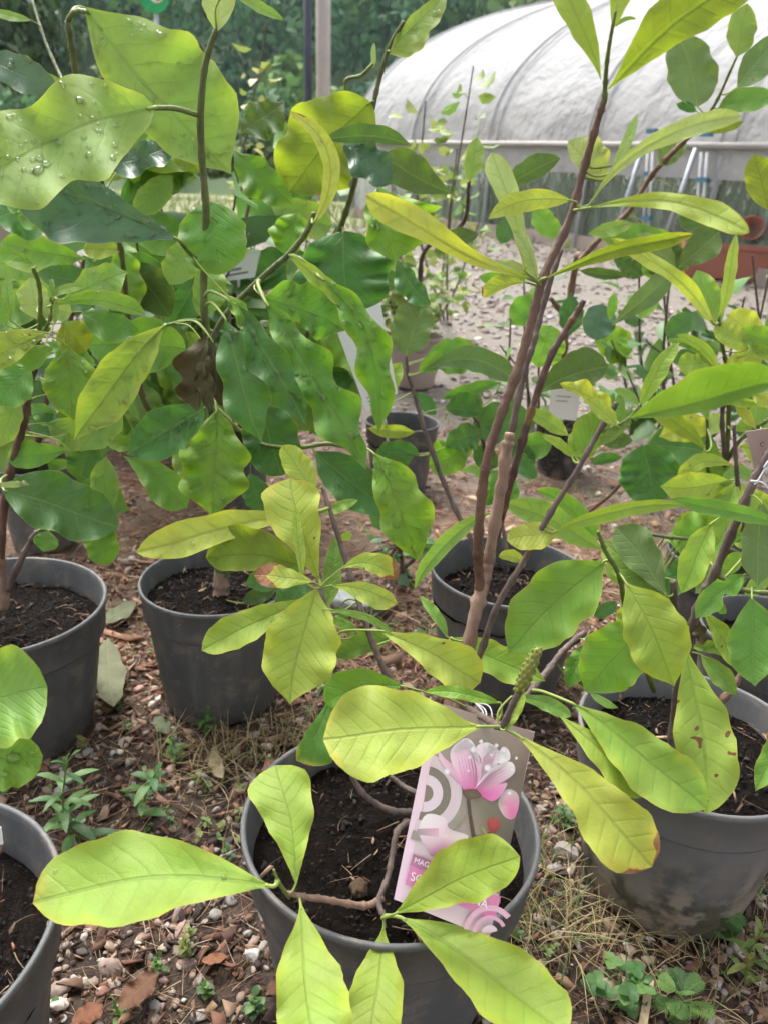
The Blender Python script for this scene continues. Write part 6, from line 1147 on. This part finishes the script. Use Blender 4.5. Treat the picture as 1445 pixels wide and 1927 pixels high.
# fallen leaves, stick, cut stalks
def fallen(bx, by, tx, ty, w, col, text, **kw):
    P = onz(bx, by, .012); PLANTS['x'] = Plant('fallen_leaf', text, P, 'fallen leaves on the gravel', 'leaf'); th = PITCH + math.atan((by - CY) / FPX)
    leaf('x', bx, by, tx, ty, w, w, P[1] - .004, col, 'e', .04, kk=1 / math.sin(th) * .96, fold=.10, roll=.0, wave=.25, pet=False, name='blade', ybow=-.03, **kw)
COLS['q'] = ((.16, .17, .10), .6, .7, .12, .0); COLS['m'] = ((.13, .055, .035), .5, .7, .10, .0); COLS['t'] = ((.24, .085, .045), .5, .6, .10, .0); COLS['z'] = ((.36, .27, .17), .5, .7, .10, .0)
fallen(205, 1200, 215, 1330, 30, 'q', 'grey green withered leaf between the two left pots')
fallen(300, 1830, 225, 1900, 22, 'm', 'long dark brown fallen leaf beside the bottom left pot')
fallen(585, 1830, 500, 1870, 18, 'm', 'dark brown fallen leaf curled against the front pot')
fallen(135, 1920, 195, 1890, 18, 't', 'rust red fallen leaf at the bottom edge near the bottom left pot')
fallen(430, 1800, 380, 1810, 10, 't', 'small rust red leaf scrap in the middle of the gravel')
fallen(400, 1410, 420, 1465, 13, 'z', 'tan curled leaf in front of the pot left of centre')
fallen(1130, 1840, 1165, 1880, 20, 'z', 'pale tan torn leaf beside the clover clump')
fallen(190, 1170, 258, 1130, 14, 'q', 'grey green leaf lying beside the rim of the pot left of centre')
fallen(320, 1380, 290, 1350, 14, 'q', 'dull green leaf on the ground in front of the pot left of centre')
fallen(1390, 1660, 1440, 1640, 12, 'z', 'tan leaf beside the foot of the weathered pot')
B = onz(1222, 1845, .03); Cc = onz(1206, 1945, .02); sx_ = empty('wooden_stick', B, 'pale flat wooden stick lying in the gravel at the bottom edge', 'stick')
d_ = (Cc - B); Ls = np.linalg.norm(d_); mbx = MB(); yaw = math.atan2(d_[1], d_[0]); mbx.box((B + Cc) / 2, (Ls, .009, .004), Matrix.Rotation(yaw, 3, 'Z') @ Matrix.Rotation(-math.asin(d_[2] / Ls), 3, 'Y')); o = mbx.build('shaft', simple('pale_wood', (.45, .33, .20), .7, 40, .25, .4, 120), sx_)
for (px, py, dx, dy_, r_, text) in [(690, 1690, 24, -80, .010, 'brown fallen seed cone on the soil of the front pot')]:
    c = np.array(onz(675, 1683, .205)); fc = empty('fallen_cone', c, text, 'cone'); V0, F0 = ico(3); Vc = V0 * np.array((.0085, .0085, .015)); rgc = np.random.default_rng(5); Vc *= 1 + .12 * rgc.normal(size=(len(Vc), 1)); Vc = Vc @ np.array(Matrix.Rotation(R(60), 3, 'X') @ Matrix.Rotation(.3, 3, 'Z')).T; mk('body', Vc + c + (0, 0, .008), F0, simple('cone_brown', (.10, .06, .03), .9, 90, .5, .8, 300), fc)
# a small stone slab behind the rosette
sl = onz(690, 1130, .02); rgc = np.random.default_rng(8); V0, F0 = ico(3); Vc = v3[2] * np.array((.085, .06, .035)); s_ = mk('flat_stone', Vc + sl, f3, simple('grey_stone', (.30, .31, .32), .8, 30, .25, .5, 80), None, False); tag(s_, 'large pale grey stone on the ground behind the yellow rosette', 'stone')
# ================================================================== AIR
hm, hnt, hout = new_mat('haze_air'); pv_ = hnt.nodes.new('ShaderNodeVolumePrincipled'); pv_.inputs['Color'].default_value = (.66, .86, .95, 1); pv_.inputs['Density'].default_value = .0006; pv_.inputs['Anisotropy'].default_value = .2
hnt.links.new(pv_.outputs[0], hout.inputs['Volume'])
hb = MB().box((0, 105, 44), (400, 260, 92)).build('haze', hm); tag(hb, 'thin bluish haze in the air before the wooded hill', 'haze', kind='stuff')
